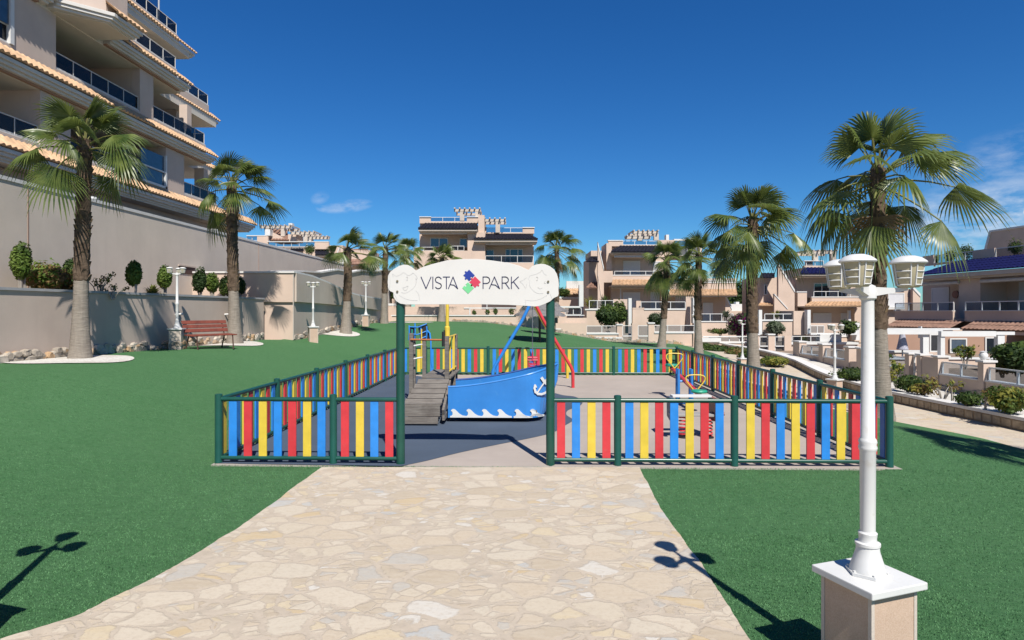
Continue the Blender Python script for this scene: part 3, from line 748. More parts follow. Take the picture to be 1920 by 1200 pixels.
# anchor
mb = MB()
def AP(zx, zy):  # pixel in the zoom of the bow
    px, py = 900 + zx/7.06, 570 + zy/7.06
    return (at(px, 11.93) - BX0, zat(py, px, 11.93))
def astroke(pts, w):
    P = [AP(*p) for p in pts]; mb.stroke(P, w, 0.0, 0.03)
base_y = -0.015
astroke([(760,1170),(815,1095),(855,1045),(880,1010)], 0.028)
astroke([(820,985),(850,1030),(878,1060)], 0.05)
astroke([(728,1075),(722,1110),(735,1160),(770,1190),(815,1198),(850,1192),(878,1180)], 0.04)
astroke([(716,1100),(730,1068),(748,1098)], 0.02)
mb.v = [(x, y-0.034+hull_in(x), z) for x, y, z in mb.v]
mb.build('anchor', M['white'], near)
# gangway: stepped planks rising away from the entrance, then a platform
gx0, gx1 = at(757, 11.6)-BX0, at(834, 11.8)-BX0
gw = gx1 - gx0
steps = [(-0.42, 0.05, -0.36, 0.17), (-0.35, 0.19, -0.27, 0.385)]
mb = MB(); mb.bar((gx0, -0.385, 0.115), (gx1-0.08, -0.385, 0.115), 0.045, 0.125); mb.build('plank', M['wood'], t, bevel=0.004)
mb = MB(); mb.bar((gx0-0.02, -0.34, 0.285), (gx1-0.05, -0.34, 0.285), 0.045, 0.20); mb.build('plank', M['wood'], t, bevel=0.004)
mb = MB(); mb.bar((gx0-0.02, -0.27, 0.395), (gx1-0.04, -0.27, 0.395), 0.13, 0.035); mb.build('plank', M['wood'], t, bevel=0.004)
for k in range(5):
    y = -0.13 + 0.17*k; z = 0.42 + 0.075*k; x0 = gx0 + 0.03*k; x1 = gx1 - 0.01*(4-k)
    mb = MB(); mb.obox(((x0+x1)/2, y, z), (x1-x0, 0.15, 0.04), Matrix.Rotation(R(28), 3, 'X')); mb.build('plank', M['wood'], t, bevel=0.004)
    mb = MB(); mb.box(x0+0.02, x1-0.02, y-0.01, y+0.04, z-0.12, z-0.02); mb.build('plank', M['wood'], t)
for k in range(7):
    y = 0.74 + 0.24*k
    mb = MB(); mb.box(gx0+0.16, gx1+0.02, y, y+0.225, 0.765, 0.80); mb.build('platform_board', M['wood'], t, bevel=0.004)
mb = MB(); mb.box(gx1-0.015, gx1+0.03, -0.30, 0.75, 0.10, 0.20); mb.obox((gx1+0.005, 0.2, 0.45), (0.045, 1.1, 0.16), Matrix.Rotation(R(24), 3, 'X'))
mb.build('stringer', M['wood'], t)
def wpost(x, y, z0, z1, w=0.085):
    mb = MB(); mb.box(x-w/2, x+w/2, y-w/2, y+w/2, z0, z1); return mb.build('post', M['wood'], t, bevel=0.008)
pxl, pxr = at(772, 12.9)-BX0, at(838, 12.6)-BX0
wpost(pxl, 1.0, 0.0, 1.68); pr = wpost(pxr, 0.75, 0.0, 1.63)
wpost(at(796, 14.6)-BX0, 2.72, 0.0, 1.80); wpost(at(855, 14.2)-BX0, 2.30, 0.0, 1.62, 0.08)
wpost(at(777, 14.6)-BX0, 2.72, 0.0, 1.60, 0.07)
mb = MB(); mb.box(pxr-0.05, pxr+0.05, 0.695, 0.705, 0.02, 0.22); mb.build('bracket', M['steel'], pr)
mb = MB(); mb.tube([(pxl, 0.95, 1.55), (pxr, 0.72, 1.55)], 0.020, 10); mb.build('handrail', M['orange'], t)
mast = MB(); mast.lathe([(0.055,0),(0.055,0.18),(0.036,0.2),(0.034,1.25),(0.0,1.26)], (pxr, 0.80, 1.63), 14); mast.build('mast', M['yellow'], t)
for px_ in (843.5, 850.5):
    x = at(px_, 13.6)-BX0
    mb = MB(); mb.box(x-0.028, x+0.028, 1.72, 1.745, 0.86, 1.60); mb.build('guard_slat', M['yellow'], t, bevel=0.004)
for z in (0.88, 1.60):
    mb = MB(); mb.tube([(pxr, 0.8, z), (at(855, 14.2)-BX0, 2.3, z)], 0.02, 8); mb.build('guard_rail', M['yellow'], t)
x0 = at(848, 13.5)-BX0; mb = MB(); mb.box(x0-0.10, x0+0.09, 1.5, 1.55, 0.30, 0.84); mb.build('side_board', M['wood'], t, bevel=0.004)
mb = MB(); mb.obox((pxr-0.05, 0.73, 1.60), (0.03, 0.03, 0.30)); mb.tube([(pxr-0.065, 0.72, 1.72), (pxr-0.065, 0.72, 1.42)], 0.035, 8); mb.build('ship_bell', M['black'], t)
# rope net and rubber hood at the rear corner
mb = MB(); ya = 2.66
xs_ = [at(p, 14.5)-BX0 for p in (767, 773, 784, 797, 800)]
for i in range(4):
    x = xs_[0] + (xs_[-1]-xs_[0])*i/3
    mb.tube([(x, ya, 1.80+0.06*math.sin(i*2.0)), (x+0.01, ya-0.03, 1.66), (x-0.01, ya, 1.46)], 0.016, 6)
for z in (1.79, 1.62, 1.50): mb.tube([(xs_[0], ya, z-0.02), (xs_[2], ya-0.05, z-0.03), (xs_[-1], ya, z+0.05)], 0.016, 6)
mb.tube([(xs_[-1], ya, 1.70), (xs_[-1]+0.08, ya-0.05, 1.62), (xs_[-1]+0.11, ya-0.1, 1.45), (xs_[-1]+0.12, ya-0.1, 0.95), (xs_[-1]+0.15, ya-0.1, 0.82)], 0.017, 6)
mb.build('rope_net', M['blue'], t)
mb = MB(); mb.obox((xs_[3]-0.03, ya+0.02, 1.64), (0.22, 0.04, 0.36), Matrix.Rotation(R(-12), 3, 'Y')); mb.obox((xs_[0]+0.06, ya+0.02, 1.70), (0.13, 0.04, 0.16)); mb.build('rubber_panel', M['black'], t)
xl = at(783, 14.4)-BX0
for dx in (-0.12, 0.1):
    mb = MB(); mb.tube([(xl+dx, 2.5, 0.8), (xl+dx, 2.5, 1.72)], 0.016, 8); mb.build('ladder_rail', M['yellow'] if dx > 0 else M['green_seat'], t)
for z in (1.02, 1.32): 
    mb = MB(); mb.tube([(xl-0.14, 2.5, z), (xl+0.12, 2.5, z+0.05)], 0.018, 8); mb.build('ladder_rung', M['white'], t)

# ------------------------------------------------------------------ swing
sxw = at(999, 17.3); SY0, SY1 = 17.3, 19.75
t = thing('swing_set', 'swing frame with one blue and one red leg behind the play boat', 'swing', (sxw, SY0, 0.012))
top = 2.34
mb = MB(); mb.tube([(0, -0.06, top), (0, SY1-SY0+0.06, top)], 0.045, 12); mb.build('top_bar', M['steel'], t)
for y, (cl, cr) in ((0, ('blue', 'red')), (SY1-SY0, ('blue', 'yellow'))):
    for s_, c in ((-1, cl), (1, cr)):
        mb = MB(); mb.tube([(s_*0.06, y, top), (s_*0.3, y, 1.86), (s_*1.06, y, 0.58), (s_*1.11, y, 0.45), (s_*1.115, y, 0.0)], 0.046, 12); mb.build('leg', M[c], t)
for yy in (0.75, 1.7):
    for s_ in (-0.2, 0.2):
        mb = MB(); mb.tube([(0.0, yy+s_, top-0.04), (0.0, yy+s_, 0.72)], 0.009, 6); mb.build('chain', M['steel'], t)
    mb = MB(); mb.tube([(0.0, yy-0.2, 0.95), (0.0, yy-0.2, 0.70)], 0.02, 6); mb.box(-0.12, 0.14, yy-0.2, yy+0.2, 0.50, 0.53)
    for q in range(6):
        a = q/5*math.pi; mb.tube([(0.14*math.cos(a), yy-0.18+0.36*(q % 2), 0.51), (0.14*math.cos(a), yy-0.18+0.36*(q % 2), 0.72)], 0.012, 6)
    mb.tube([(-0.14, yy-0.2, 0.72), (0.14, yy-0.2, 0.72), (0.14, yy+0.2, 0.72), (-0.14, yy+0.2, 0.72), (-0.14, yy-0.2, 0.72)], 0.016, 6)
    mb.build('cradle_seat', M['logo_red'], t)

# ------------------------------------------------------------------ seesaw
lo = W(1312, 741, 13.0); hi = W(1259, 690, 15.6); mid = (lo + hi) / 2
d2 = (hi - lo); ang = math.atan2(d2.y, d2.x)
t = thing('seesaw', 'red seesaw beam with green seats and yellow hoop handles', 'seesaw', (mid.x, mid.y, 0.012), ang)
Lh = math.hypot(d2.x, d2.y)/2; zl, zh = lo.z - 0.012, hi.z - 0.012
mb = MB(); mb.tube([(-Lh, 0, zl), (Lh, 0, zh)], 0.05, 12); mb.build('beam', M['red'], t)
mb = MB(); mb.tube([(-Lh*0.9, 0.045, zl+0.02), (-0.3, 0.045, (zl+zh)/2-0.02)], 0.016, 6); mb.build('trim_strip', M['orange'], t)
for s_, z in ((-1, zl), (1, zh)):
    x = s_*(Lh*0.97); n_ = MB()
    pts = [(x-s_*0.30, 0, z+0.02), (x-s_*0.30, 0.10, z+0.14), (x-s_*0.30, 0.20, z+0.28), (x-s_*0.30, 0.17, z+0.37), (x-s_*0.30, 0, z+0.39), (x-s_*0.30, -0.17, z+0.37), (x-s_*0.30, -0.20, z+0.28), (x-s_*0.30, -0.10, z+0.14), (x-s_*0.30, 0, z+0.02)]
    n_.tube([(pts[0][0], b, c) for b, c in smooth_open([(q[1], q[2]) for q in pts], 4)], 0.0125, 8); n_.build('handle', M['yellow'], t)
    mb = MB(); mb.lathe([(0.03,-0.05),(0.16,-0.03),(0.17,0.0),(0.15,0.025),(0.0,0.03)], (x, 0, z+0.08), 16); mb.build('seat', M['green_seat'], t)
for y in (-0.15, 0.15):
    for x in (-0.09, 0.09):
        mb = MB(); mb.tube([(x, y, 0), (x*0.8, y, 0.80)], 0.034, 10); mb.build('support_post', M['boat'], t)
mb = MB(); mb.tube([(-0.12, -0.15, 0.04), (-0.12, 0.15, 0.04)], 0.03, 8); mb.tube([(0, -0.17, (zl+zh)/2-0.02), (0, 0.17, (zl+zh)/2-0.02)], 0.028, 8); mb.build('axle', M['boat'], t)

# ------------------------------------------------------------------ spring rocker behind the front fence
c = Gz(1305, 822); 
t = thing('spring_rocker', 'spring rocker with grey and brown side panels on red coil springs', 'rocker', (c.x, c.y, 0.012))
for px_ in (1282, 1327):
    x = at(px_, c.y) - c.x; mb = MB()
    mb.tube([(x+0.075*math.cos(a*0.7), 0.075*math.sin(a*0.7), 0.03+0.34*a/54) for a in range(55)], 0.012, 6); mb.build('spring', M['red'], t)
    mb = MB(); mb.lathe([(0.10,0),(0.10,0.02),(0.05,0.03)], (x, 0, 0), 14); mb.build('spring_foot', M['black'], t)
xa, xb = at(1256, c.y)-c.x, at(1358, c.y)-c.x
mb = MB(); mb.box(xa, xb-0.06, -0.12, 0.14, 0.37, 0.41); mb.build('base_board', plain('grey_board', (0.40, 0.38, 0.36), 0.6), t, bevel=0.006)
def panel(x, m):
    mb = MB(); mb.prism([(-0.16,0.30),(0.05,0.27),(0.28,0.32),(0.30,0.62),(0.22,0.67),(-0.10,0.66),(-0.18,0.55)], x-0.03, x+0.03, 'x'); mb.build('side_panel', M[m], t, bevel=0.006)
panel(xa+0.04, 'grey_panel'); panel(at(1340, c.y)-c.x, 'brown_panel')
mb = MB(); mb.box(xa+0.07, at(1338, c.y)-c.x, 0.10, 0.30, 0.66, 0.69); mb.build('seat_board', M['white'], t, bevel=0.006)
mb = MB(); mb.tube([(at(1340, c.y)-c.x-0.06, 0, 0.40), (xb, 0, 0.40)], 0.03, 8); mb.build('foot_rest', M['brown_panel'], t)

# ------------------------------------------------------------------ lamp posts
def make_lamp(label, loc, rotz=0.0, pedmat='pedestal', stone=False, arm=0.0):
    ARM0 = -math.degrees(rotz) + arm
    t = thing('lamp_post', label, 'lamp', loc, rotz, 'white three-armed garden lamps')
    mb = MB(); mb.box(-0.165, 0.165, -0.165, 0.165, -0.25, 0.59); ped = mb.build('pedestal', M[pedmat], t, bevel=0.004)
    for a, b in ((-1,-1),(1,-1),(1,1),(-1,1)):
        mb = MB(); mb.box(a*0.147, a*0.169, b*0.147, b*0.169, -0.25, 0.588); mb.build('corner_bead', M['cream'], ped)
    mb = MB(); mb.box(-0.205, 0.205, -0.205, 0.205, 0.592, 0.632); mb.build('cap', M['lamp_white'], t, bevel=0.006)
    if stone:
        mb = MB(); random.seed(3)
        for i in range(20):
            a = i % 4; u = random.uniform(-0.13, 0.13); z = random.uniform(0.0, 0.20); s1, s2 = random.uniform(0.07, 0.11), random.uniform(0.05, 0.08)
            q = Matrix.Rotation(R(90*a), 3, 'Z'); mb.obox(q @ Vector((u, -0.165, z)), (s1*2, 0.05, s2*2), q)
        mb.build('stone_foot', M['rubble'], ped, bevel=0.02)
    mb = MB(); mb.prism([(0.115*math.cos(R(a)), 0.115*math.sin(R(a))) for a in range(0, 360, 60)], 0.633, 0.650, 'z')
    mb.lathe([(0.096,0.650),(0.092,0.67),(0.075,0.72),(0.062,0.765),(0.060,0.79),(0.066,0.795),(0.066,0.81),(0.050,0.815),(0.046,0.83),(0.048,0.85),(0.050,0.865),(0.040,0.875)], (0,0,0), 22)
    for k in range(6): mb.tube([(0.10*math.cos(R(60*k)), 0.10*math.sin(R(60*k)), 0.650), (0.10*math.cos(R(60*k)), 0.10*math.sin(R(60*k)), 0.660)], 0.008, 6)
    mb.build('base', M['lamp_white'], t)
    mb = MB(); mb.lathe([(0.040,0.87),(0.042,1.33),(0.047,1.34),(0.050,1.355),(0.044,1.37),(0.049,1.385),(0.044,1.40),(0.037,1.41),(0.033,2.19),(0.034,2.20)], (0,0,0), 20)
    mb.build('pole', M['lamp_white'], t)
    hub = MB(); hub.lathe([(0.034,2.195),(0.045,2.205),(0.046,2.24),(0.04,2.275),(0.02,2.285),(0.0,2.285)], (0,0,0), 16)
    hub = hub.build('hub', M['lamp_white'], t)
    for a in (ARM0-132, ARM0-14, ARM0+107):
        q = Matrix.Rotation(R(a), 3, 'Z'); mb = MB()
        vs = [q @ Vector(p) for p in [(0.02,-0.018,2.215),(0.02,0.018,2.215),(0.02,-0.018,2.270),(0.02,0.018,2.270),(0.20,-0.012,2.248),(0.20,0.012,2.248),(0.20,-0.012,2.263),(0.20,0.012,2.263),(0.11,-0.014,2.232),(0.11,0.014,2.232),(0.11,-0.014,2.264),(0.11,0.014,2.264)]]
        mb.add(vs, [(0,8,9,1),(8,4,5,9),(2,3,11,10),(10,11,7,6),(0,2,10,8),(8,10,6,4),(1,9,11,3),(9,5,7,11),(0,1,3,2),(4,6,7,5)])
        mb.build('arm', M['lamp_white'], hub)
        c = q @ Vector((0.205, 0, 0))
        ln = MB(); ln.lathe([(0.0,2.262),(0.052,2.265),(0.058,2.272),(0.078,2.402),(0.074,2.402),(0.055,2.277),(0.0,2.272)], c, 22)
        ln = ln.build('lantern', M['shade'], t)
        mb = MB(); mb.lathe([(0.090,2.398),(0.095,2.405),(0.090,2.414),(0.066,2.432),(0.035,2.443),(0.0,2.446)], c, 22); mb.build('lid', M['lamp_white'], ln)
        mb = MB()
        for w0 in (-75, 15, 105, 195):
            for aa in (w0-33, w0+33):
                p = lambda r: Vector((c.x + r*math.cos(R(aa)), c.y + r*math.sin(R(aa)), 0))
                mb.bar(p(0.060) + Vector((0,0,2.275)), p(0.0775) + Vector((0,0,2.395)), 0.007, 0.006)
            for k, z in enumerate((2.279, 2.316, 2.354)):
                rr = 0.0585 + (z-2.272)/0.13*0.020 + 0.002
                pts = [(c.x + rr*math.cos(R(w0+b)), c.y + rr*math.sin(R(w0+b)), z) for b in (-33, -11, 11, 33)]
                mb.tube(pts, 0.0038, 5)
        mb.build('lantern_ribs', M['lamp_white'], ln)
    return t
p = W(1627, 1200, 3.56); make_lamp('large white lamp on square pedestal in the right foreground', (p.x, p.y, 0), R(21))
c0 = math.cos(TH); 
p = W(-128, 1200, 3.82); make_lamp('white lamp just left of the frame whose shadow crosses the lawn', (p.x, p.y, 0), R(-15))
for px_, d, lab, stn, pm_, rz in [(332, 18.5, 'white lamp on stone-footed pedestal beside the red bench', True, 'tan2', 10),
                             (587, 25.3, 'white lamp on pedestal in front of the stepped wall, left of a ringed palm', False, 'pedestal', 30),
                             (686, 33.9, 'distant white lamp between the two palms by the wall', False, 'pedestal', 5)]:
    make_lamp(lab, G(px_, d), R(rz), pm_, stn)
for px_, py_, d, lab, rz in [(1392, 600, 29.5, 'white lamp behind the right fence beside the thick palm trunk', 12), (1565, 608, 20.6, 'white lamp in the right-hand bed by the curb corner', 33),
                       (913, 562, 47, 'white garden lamp below the sign in front of the peach wall', 0), (1159, 587, 46, 'small white lamp by the bush and white gate', 0), (1302, 590, 43, 'white lamp half hidden behind a slim palm trunk', 10)]:
    p = W(px_, py_, d); make_lamp(lab, (p.x, p.y, p.z - 2.44), R(rz))

# ------------------------------------------------------------------ bench
p = G(389, 19.2)
t = thing('park_bench', 'red slatted park bench beside the wall between lamp and palm', 'bench', p, R(62))
n = 0
for k in range(4):
    mb = MB(); mb.obox((0, -0.02 - 0.115*k, 0.43 - 0.006*k), (1.48, 0.10, 0.035)); mb.build('seat_slat', M['bench'], t, bevel=0.008)
for k in range(3):
    mb = MB(); mb.obox((0, 0.06 + 0.045*k, 0.56 + 0.125*k), (1.48, 0.035, 0.105), Matrix.Rotation(R(-18), 3, 'X')); mb.build('back_slat', M['bench'], t, bevel=0.008)
for x in (-0.6, 0.6):
    mb = MB(); mb.tube([(x, -0.42, -0.02), (x, -0.38, 0.40), (x, 0.02, 0.40), (x, 0.18, 0.86)], 0.02, 8); mb.build('leg', M['brownmetal'], t)
    mb = MB(); mb.tube([(x, 0.02, 0.40), (x, 0.16, -0.02)], 0.02, 8); mb.build('leg', M['brownmetal'], t)

# ------------------------------------------------------------------ thatched parasols on the lawn
def parasol(label, p, rad, h):
    t = thing('thatched_parasol', label, 'parasol', p, 0, 'thatched parasols on the lawn')
    mb = MB(); mb.tube([(0,0,-0.1), (0,0,h)], 0.06, 10); mb.build('pole', M['brownmetal'], t)
    random.seed(int(p[0]*100)); mb = MB()
    for tier, (r0, z0, r1, z1) in enumerate([(rad, h-0.72, rad*0.55, h-0.40), (rad*0.62, h-0.42, 0.05, h)]):
        n = 40; vs = []
        for j in range(n):
            a = 2*math.pi*j/n; q = 1 + random.uniform(-0.04, 0.03)
            vs.append((r0*q*math.cos(a), r0*q*math.sin(a), z0 + random.uniform(-0.05, 0.02)))
        for j in range(n): a = 2*math.pi*j/n; vs.append((r1*math.cos(a), r1*math.sin(a), z1))
        for j in range(n): a = 2*math.pi*j/n; vs.append((r0*0.93*math.cos(a), r0*0.93*math.sin(a), z0 + 0.10))
        mb.add(vs, [(j, (j+1)%n, n+(j+1)%n, n+j) for j in range(n)] + [(j, 2*n+j, 2*n+(j+1)%n, (j+1)%n) for j in range(n)] + [(2*n+j, n+j, n+(j+1)%n, 2*n+(j+1)%n) for j in range(n)], 0, False)
    mb.build('thatch', M['thatch'], t)
pp = G(1012, 31.5); parasol('grey thatched parasol on brown pole seen behind the right sign post', pp, 1.32, 2.05)
pp = G(1026, 36.0); parasol('second grey thatched parasol farther back towards the garden wall', pp, 1.25, 2.05)
# ------------------------------------------------------------------ palms
DOWN = Vector((0, 0, -1))
def add_leaf(mb, org, az_, el, Lp, Rb, rnd, mi=0, nseg=30, wind=Vector((0.10, 0.02, 0)), tilt=0.0, droopk=1.0):
    d = Vector((math.cos(az_)*math.cos(el), math.sin(az_)*math.cos(el), math.sin(el)))
    sag = (0.26 if mi == 0 else 0.5) * Lp * (0.35 + 0.65*math.cos(el))
    P = [org + d*(Lp*s_) + DOWN*(sag*s_*s_) + wind*(s_*s_*Lp*0.8) for s_ in (0, 0.35, 0.7, 1.0)]
    mb.tube(P, [0.034, 0.022, 0.018, 0.014], 4, 1 if mi == 0 else 2, caps=False)
    base = P[-1]; tdir = (P[-1] - P[-2]).normalized()
    side = tdir.cross(Vector((0,0,1)))
    if side.length < 0.05: side = Vector((math.sin(az_), -math.cos(az_), 0))
    side.normalize(); nrm = side.cross(tdir).normalized()
    rot = Matrix.Rotation(tilt, 3, tdir); side = rot @ side; nrm = rot @ nrm
    # the blade bends back a little from the stalk
    q = Matrix.Rotation(-rnd.uniform(0.05, 0.45)*droopk, 3, side); tdir = q @ tdir; nrm = q @ nrm
    A = R(rnd.uniform(92, 115)); fold = rnd.uniform(0.12, 0.75)
    curl = rnd.uniform(0.35, 1.0)*droopk
    vs = [base]; fs = []
    def pos(a, r, pleat=0.0):
        dirn = tdir*math.cos(a) + side*math.sin(a) - nrm*(fold*abs(math.sin(a))**1.4)
        dirn.normalize(); ex = max(0.0, r - Rb*0.42)
        p = base + dirn*r + nrm*pleat + DOWN*(curl*ex*ex*1.05) + wind*(ex*ex*1.2) + DOWN*(0.10*r*r)
        return p
    for i in range(nseg):
        a = -A + 2*A*(i+0.5)/nseg; da = A/nseg
        Ra = Rb*(0.72 + 0.28*math.cos(a*0.85))*rnd.uniform(0.90, 1.08); r1 = Ra*rnd.uniform(0.42, 0.56); r2 = Ra*0.80
        w = rnd.uniform(-0.25, 0.25)*da
        k = len(vs)
        l1, c1_, rr1 = pos(a-da, r1), pos(a, r1, 0.022), pos(a+da, r1)
        ml, mr = pos(a-da*0.42+w, r2), pos(a+da*0.42+w, r2); tp = pos(a+w*2.2, Ra)
        # tips hang
        tp = tp + DOWN*(0.10*Ra*droopk*rnd.random())
        vs += [l1, c1_, rr1, ml, mr, tp]
        fs += [(0, k, k+1), (0, k+1, k+2), (k, k+3, k+1), (k+1, k+4, k+2), (k+1, k+3, k+4), (k+3, k+5, k+4)]
    mb.add(vs, fs, mi, False)
def make_palm(label, base, H, crown_r, seed, tw=0.24, smooth_frac=0.35, nleaf=30, lean=(0, 0), group='fan palms standing in the park', name='fan_palm', hang=2, swoop=0.0, elmin=-36):
    rnd = random.Random(seed); t = thing(name, label, 'palm tree', base, 0, group)
    def ctr(u): return Vector((lean[0]*u + 0.05*math.sin(u*3+seed), lean[1]*u + 0.05*math.sin(u*2.3+seed*2), H*u))
    n = 20; k = 60; vs = []; fs = []
    def rad(u):
        z = u*H
        return tw*(0.78 + 0.42*math.exp(-z/0.5) + (0.10 if u > smooth_frac else 0.20*(1-u/smooth_frac)) - 0.20*max(0, u-0.35))
    def trunk_piece(u0, u1, rows, rough, mat, parent, name_):
        mb = MB(); vs = []; fs = []
        for i in range(rows+1):
            u = u0 + (u1-u0)*i/rows; c = ctr(u); r0 = rad(u)
            for j in range(n):
                a = 2*math.pi*j/n
                r = r0*(1 + rough*mnoise.noise(Vector((math.cos(a)*2.2, math.sin(a)*2.2, u*H*5+seed))) + 0.015*(i % 2))
                vs.append((c.x + r*math.cos(a), c.y + r*math.sin(a), c.z if i or u0 > 0 else c.z - 0.25))
        for i in range(rows):
            for j in range(n): fs.append((i*n+j, i*n+(j+1)%n, (i+1)*n+(j+1)%n, (i+1)*n+j))
        mb.add(vs, fs, 0, True); return mb.build(name_, mat, parent, fix=False, sharp=60)
    tr = trunk_piece(0, smooth_frac, 46, 0.05, M['bark'], t, 'trunk')
    up = trunk_piece(smooth_frac*0.985, 1.0, 50, 0.16, M['boots'], tr, 'trunk_boots')
    # crossed leaf bases sticking out of the upper trunk
    mb = MB(); nb = int(190*(1-smooth_frac)*H/6)
    for i in range(nb):
        u = smooth_frac + (1-smooth_frac)*((i+rnd.random())/nb); a = i*2.39996 + rnd.uniform(-0.3, 0.3); c = ctr(u); r = rad(u)
        o = Vector((math.cos(a), math.sin(a), 0)); sd = Vector((-math.sin(a), math.cos(a), 0)); zz = Vector((0,0,1))
        L = rnd.uniform(0.06, 0.13); wd_ = rnd.uniform(0.04, 0.085); sl = rnd.uniform(-0.05, 0.05)
        b0 = c + o*(r*0.93); out = rnd.uniform(0.15, 0.55)
        p0, p1 = b0 - sd*wd_, b0 + sd*wd_; tip = b0 + o*(L*out) + zz*L + sd*sl; t0, t1 = tip - sd*wd_*0.35, tip + sd*wd_*0.35
        mb.add([p0, p1, t1, t0, p0 - o*0.0 + zz*0.0 - zz*0.03 , p1 - zz*0.03, t1 - o*0.03 + zz*0.0, t0 - o*0.03], [(0,1,2,3), (4,7,6,5), (3,2,6,7), (0,3,7,4), (1,5,6,2)], rnd.choice((0, 0, 1)), False)
    mb.build('leaf_bases', [M['boots'], M['dead']], up, fix=False)
    mb = MB(); top = ctr(1.0); s_ = crown_r/2.2
    for i in range(nleaf):
        f = (i+0.5)/nleaf
        el = R(lerp(84, elmin, f**1.12)) + rnd.uniform(-0.22, 0.22); az_ = i*2.39996 + rnd.uniform(-0.5, 0.5) + seed
        young = max(0, 0.30 - f)/0.30
        Lp = s_*lerp(0.78, 1.25, min(1, f*1.6))*(1.0 + 0.25*max(0, f-0.7))*rnd.uniform(0.82, 1.15); Rb = s_*lerp(0.98, 1.12, min(1, f*2.2))*rnd.uniform(0.85, 1.1)
        add_leaf(mb, top + DOWN*(0.42*s_*f), az_, el, Lp, Rb, rnd, 0, 32, tilt=rnd.uniform(-0.5, 0.5), droopk=lerp(0.45, 1.15, f), wind=Vector((0.12+swoop, 0.03, 0)))
    for i in range(hang):
        add_leaf(mb, top + DOWN*(0.5*s_), rnd.uniform(0, 6.28), R(-62), s_*0.55, s_*0.85, rnd, 2 if rnd.random() < 0.6 else 0, 18, droopk=1.3)
    mb.build('crown', [M['frond'], M['petiole'], M['dead']], t, fix=False)
    return t
def palm_at(label, px, d, top_py, crown_r, seed, **k):
    b = G(px, d); zt = HC - (top_py - HZ)/FPX*d
    H = zt - b.z - crown_r*0.80
    return make_palm(label, b, H, crown_r, seed, **k)
palm_at('tall fan palm at the left, nearest to the apartment block', 156, 14.8, 160, 1.62, 5, tw=0.185, smooth_frac=0.36, nleaf=19, elmin=-14, hang=0)
palm_at('fan palm behind the red bench, its fronds blown to the right', 438, 21.8, 270, 1.72, 8, tw=0.21, smooth_frac=0.33, nleaf=20, swoop=0.12, elmin=-18, hang=1)
palm_at('fan palm in a white gravel ring beside the stepped wall', 650, 29.6, 416, 1.55, 12, tw=0.22, smooth_frac=0.38, nleaf=15, swoop=0.12, elmin=-16, hang=0)
palm_at('slender fan palm by the far end of the stepped wall, left of the sign', 722, 37, 424, 1.6, 17, tw=0.19, smooth_frac=0.4, nleaf=16, swoop=0.06, elmin=-18, hang=0)
palm_at('small far fan palm rising just over the left end of the sign', 764, 46, 436, 1.7, 21, tw=0.22, nleaf=20)
palm_at('far fan palm in front of the central house, left half of the sign', 828, 44, 447, 1.65, 25, tw=0.22, nleaf=20)
palm_at('round-headed fan palm rising behind the right end of the sign', 1043, 43, 418, 2.0, 31, tw=0.19, nleaf=22)
palm_at('fan palm at the back right corner of the playground, leftmost of the right-hand row', 1241, 36, 440, 1.8, 37, tw=0.21, smooth_frac=0.33, nleaf=26, lean=(0.25, 0))
palm_at('slim fan palm second from the left in the right-hand row', 1311, 28.8, 424, 1.65, 41, tw=0.19, smooth_frac=0.38, nleaf=22)
palm_at('thick dark-trunked fan palm third in the right-hand row', 1413, 21.8, 326, 2.0, 47, tw=0.22, smooth_frac=0.30, nleaf=27, elmin=-32, hang=1)
palm_at('largest fan palm, directly behind the foreground lamp', 1651, 14.7, 176, 2.2, 53, tw=0.205, smooth_frac=0.36, nleaf=25, elmin=-30, hang=1)
p = W(2500, 584, 7.6); p.z = height(p.x, p.y)
make_palm('fan palm right of the frame casting long shadows on the lawn', p, 5.3, 2.1, 61, tw=0.22)
p = W(-560, 584, 9.5); p.z = height(p.x, p.y)
# white gravel rings round the left palms
for i, (px, d, r) in enumerate([(132, 14.55, 1.28), (412, 21.7, 1.42), (622, 29.4, 1.3), (760, 40, 1.8)]):
    c = G(px, d); n = 40; mb = MB()
    vs = [(c.x + r*q*math.cos(2*math.pi*j/n), c.y + r*q*math.sin(2*math.pi*j/n), height(c.x + r*q*math.cos(2*math.pi*j/n), c.y + r*q*math.sin(2*math.pi*j/n)) + 0.022) for q in (1.0, 0.55) for j in range(n)]
    vs.append((c.x, c.y, height(c.x, c.y) + 0.03))
    mb.add(vs, [(j, (j+1)%n, n+(j+1)%n, n+j) for j in range(n)] + [(n+j, n+(j+1)%n, 2*n) for j in range(n)], 0, True)
    tag(mb.build('gravel_ring', M['gravel'], fix=False), kind='structure')

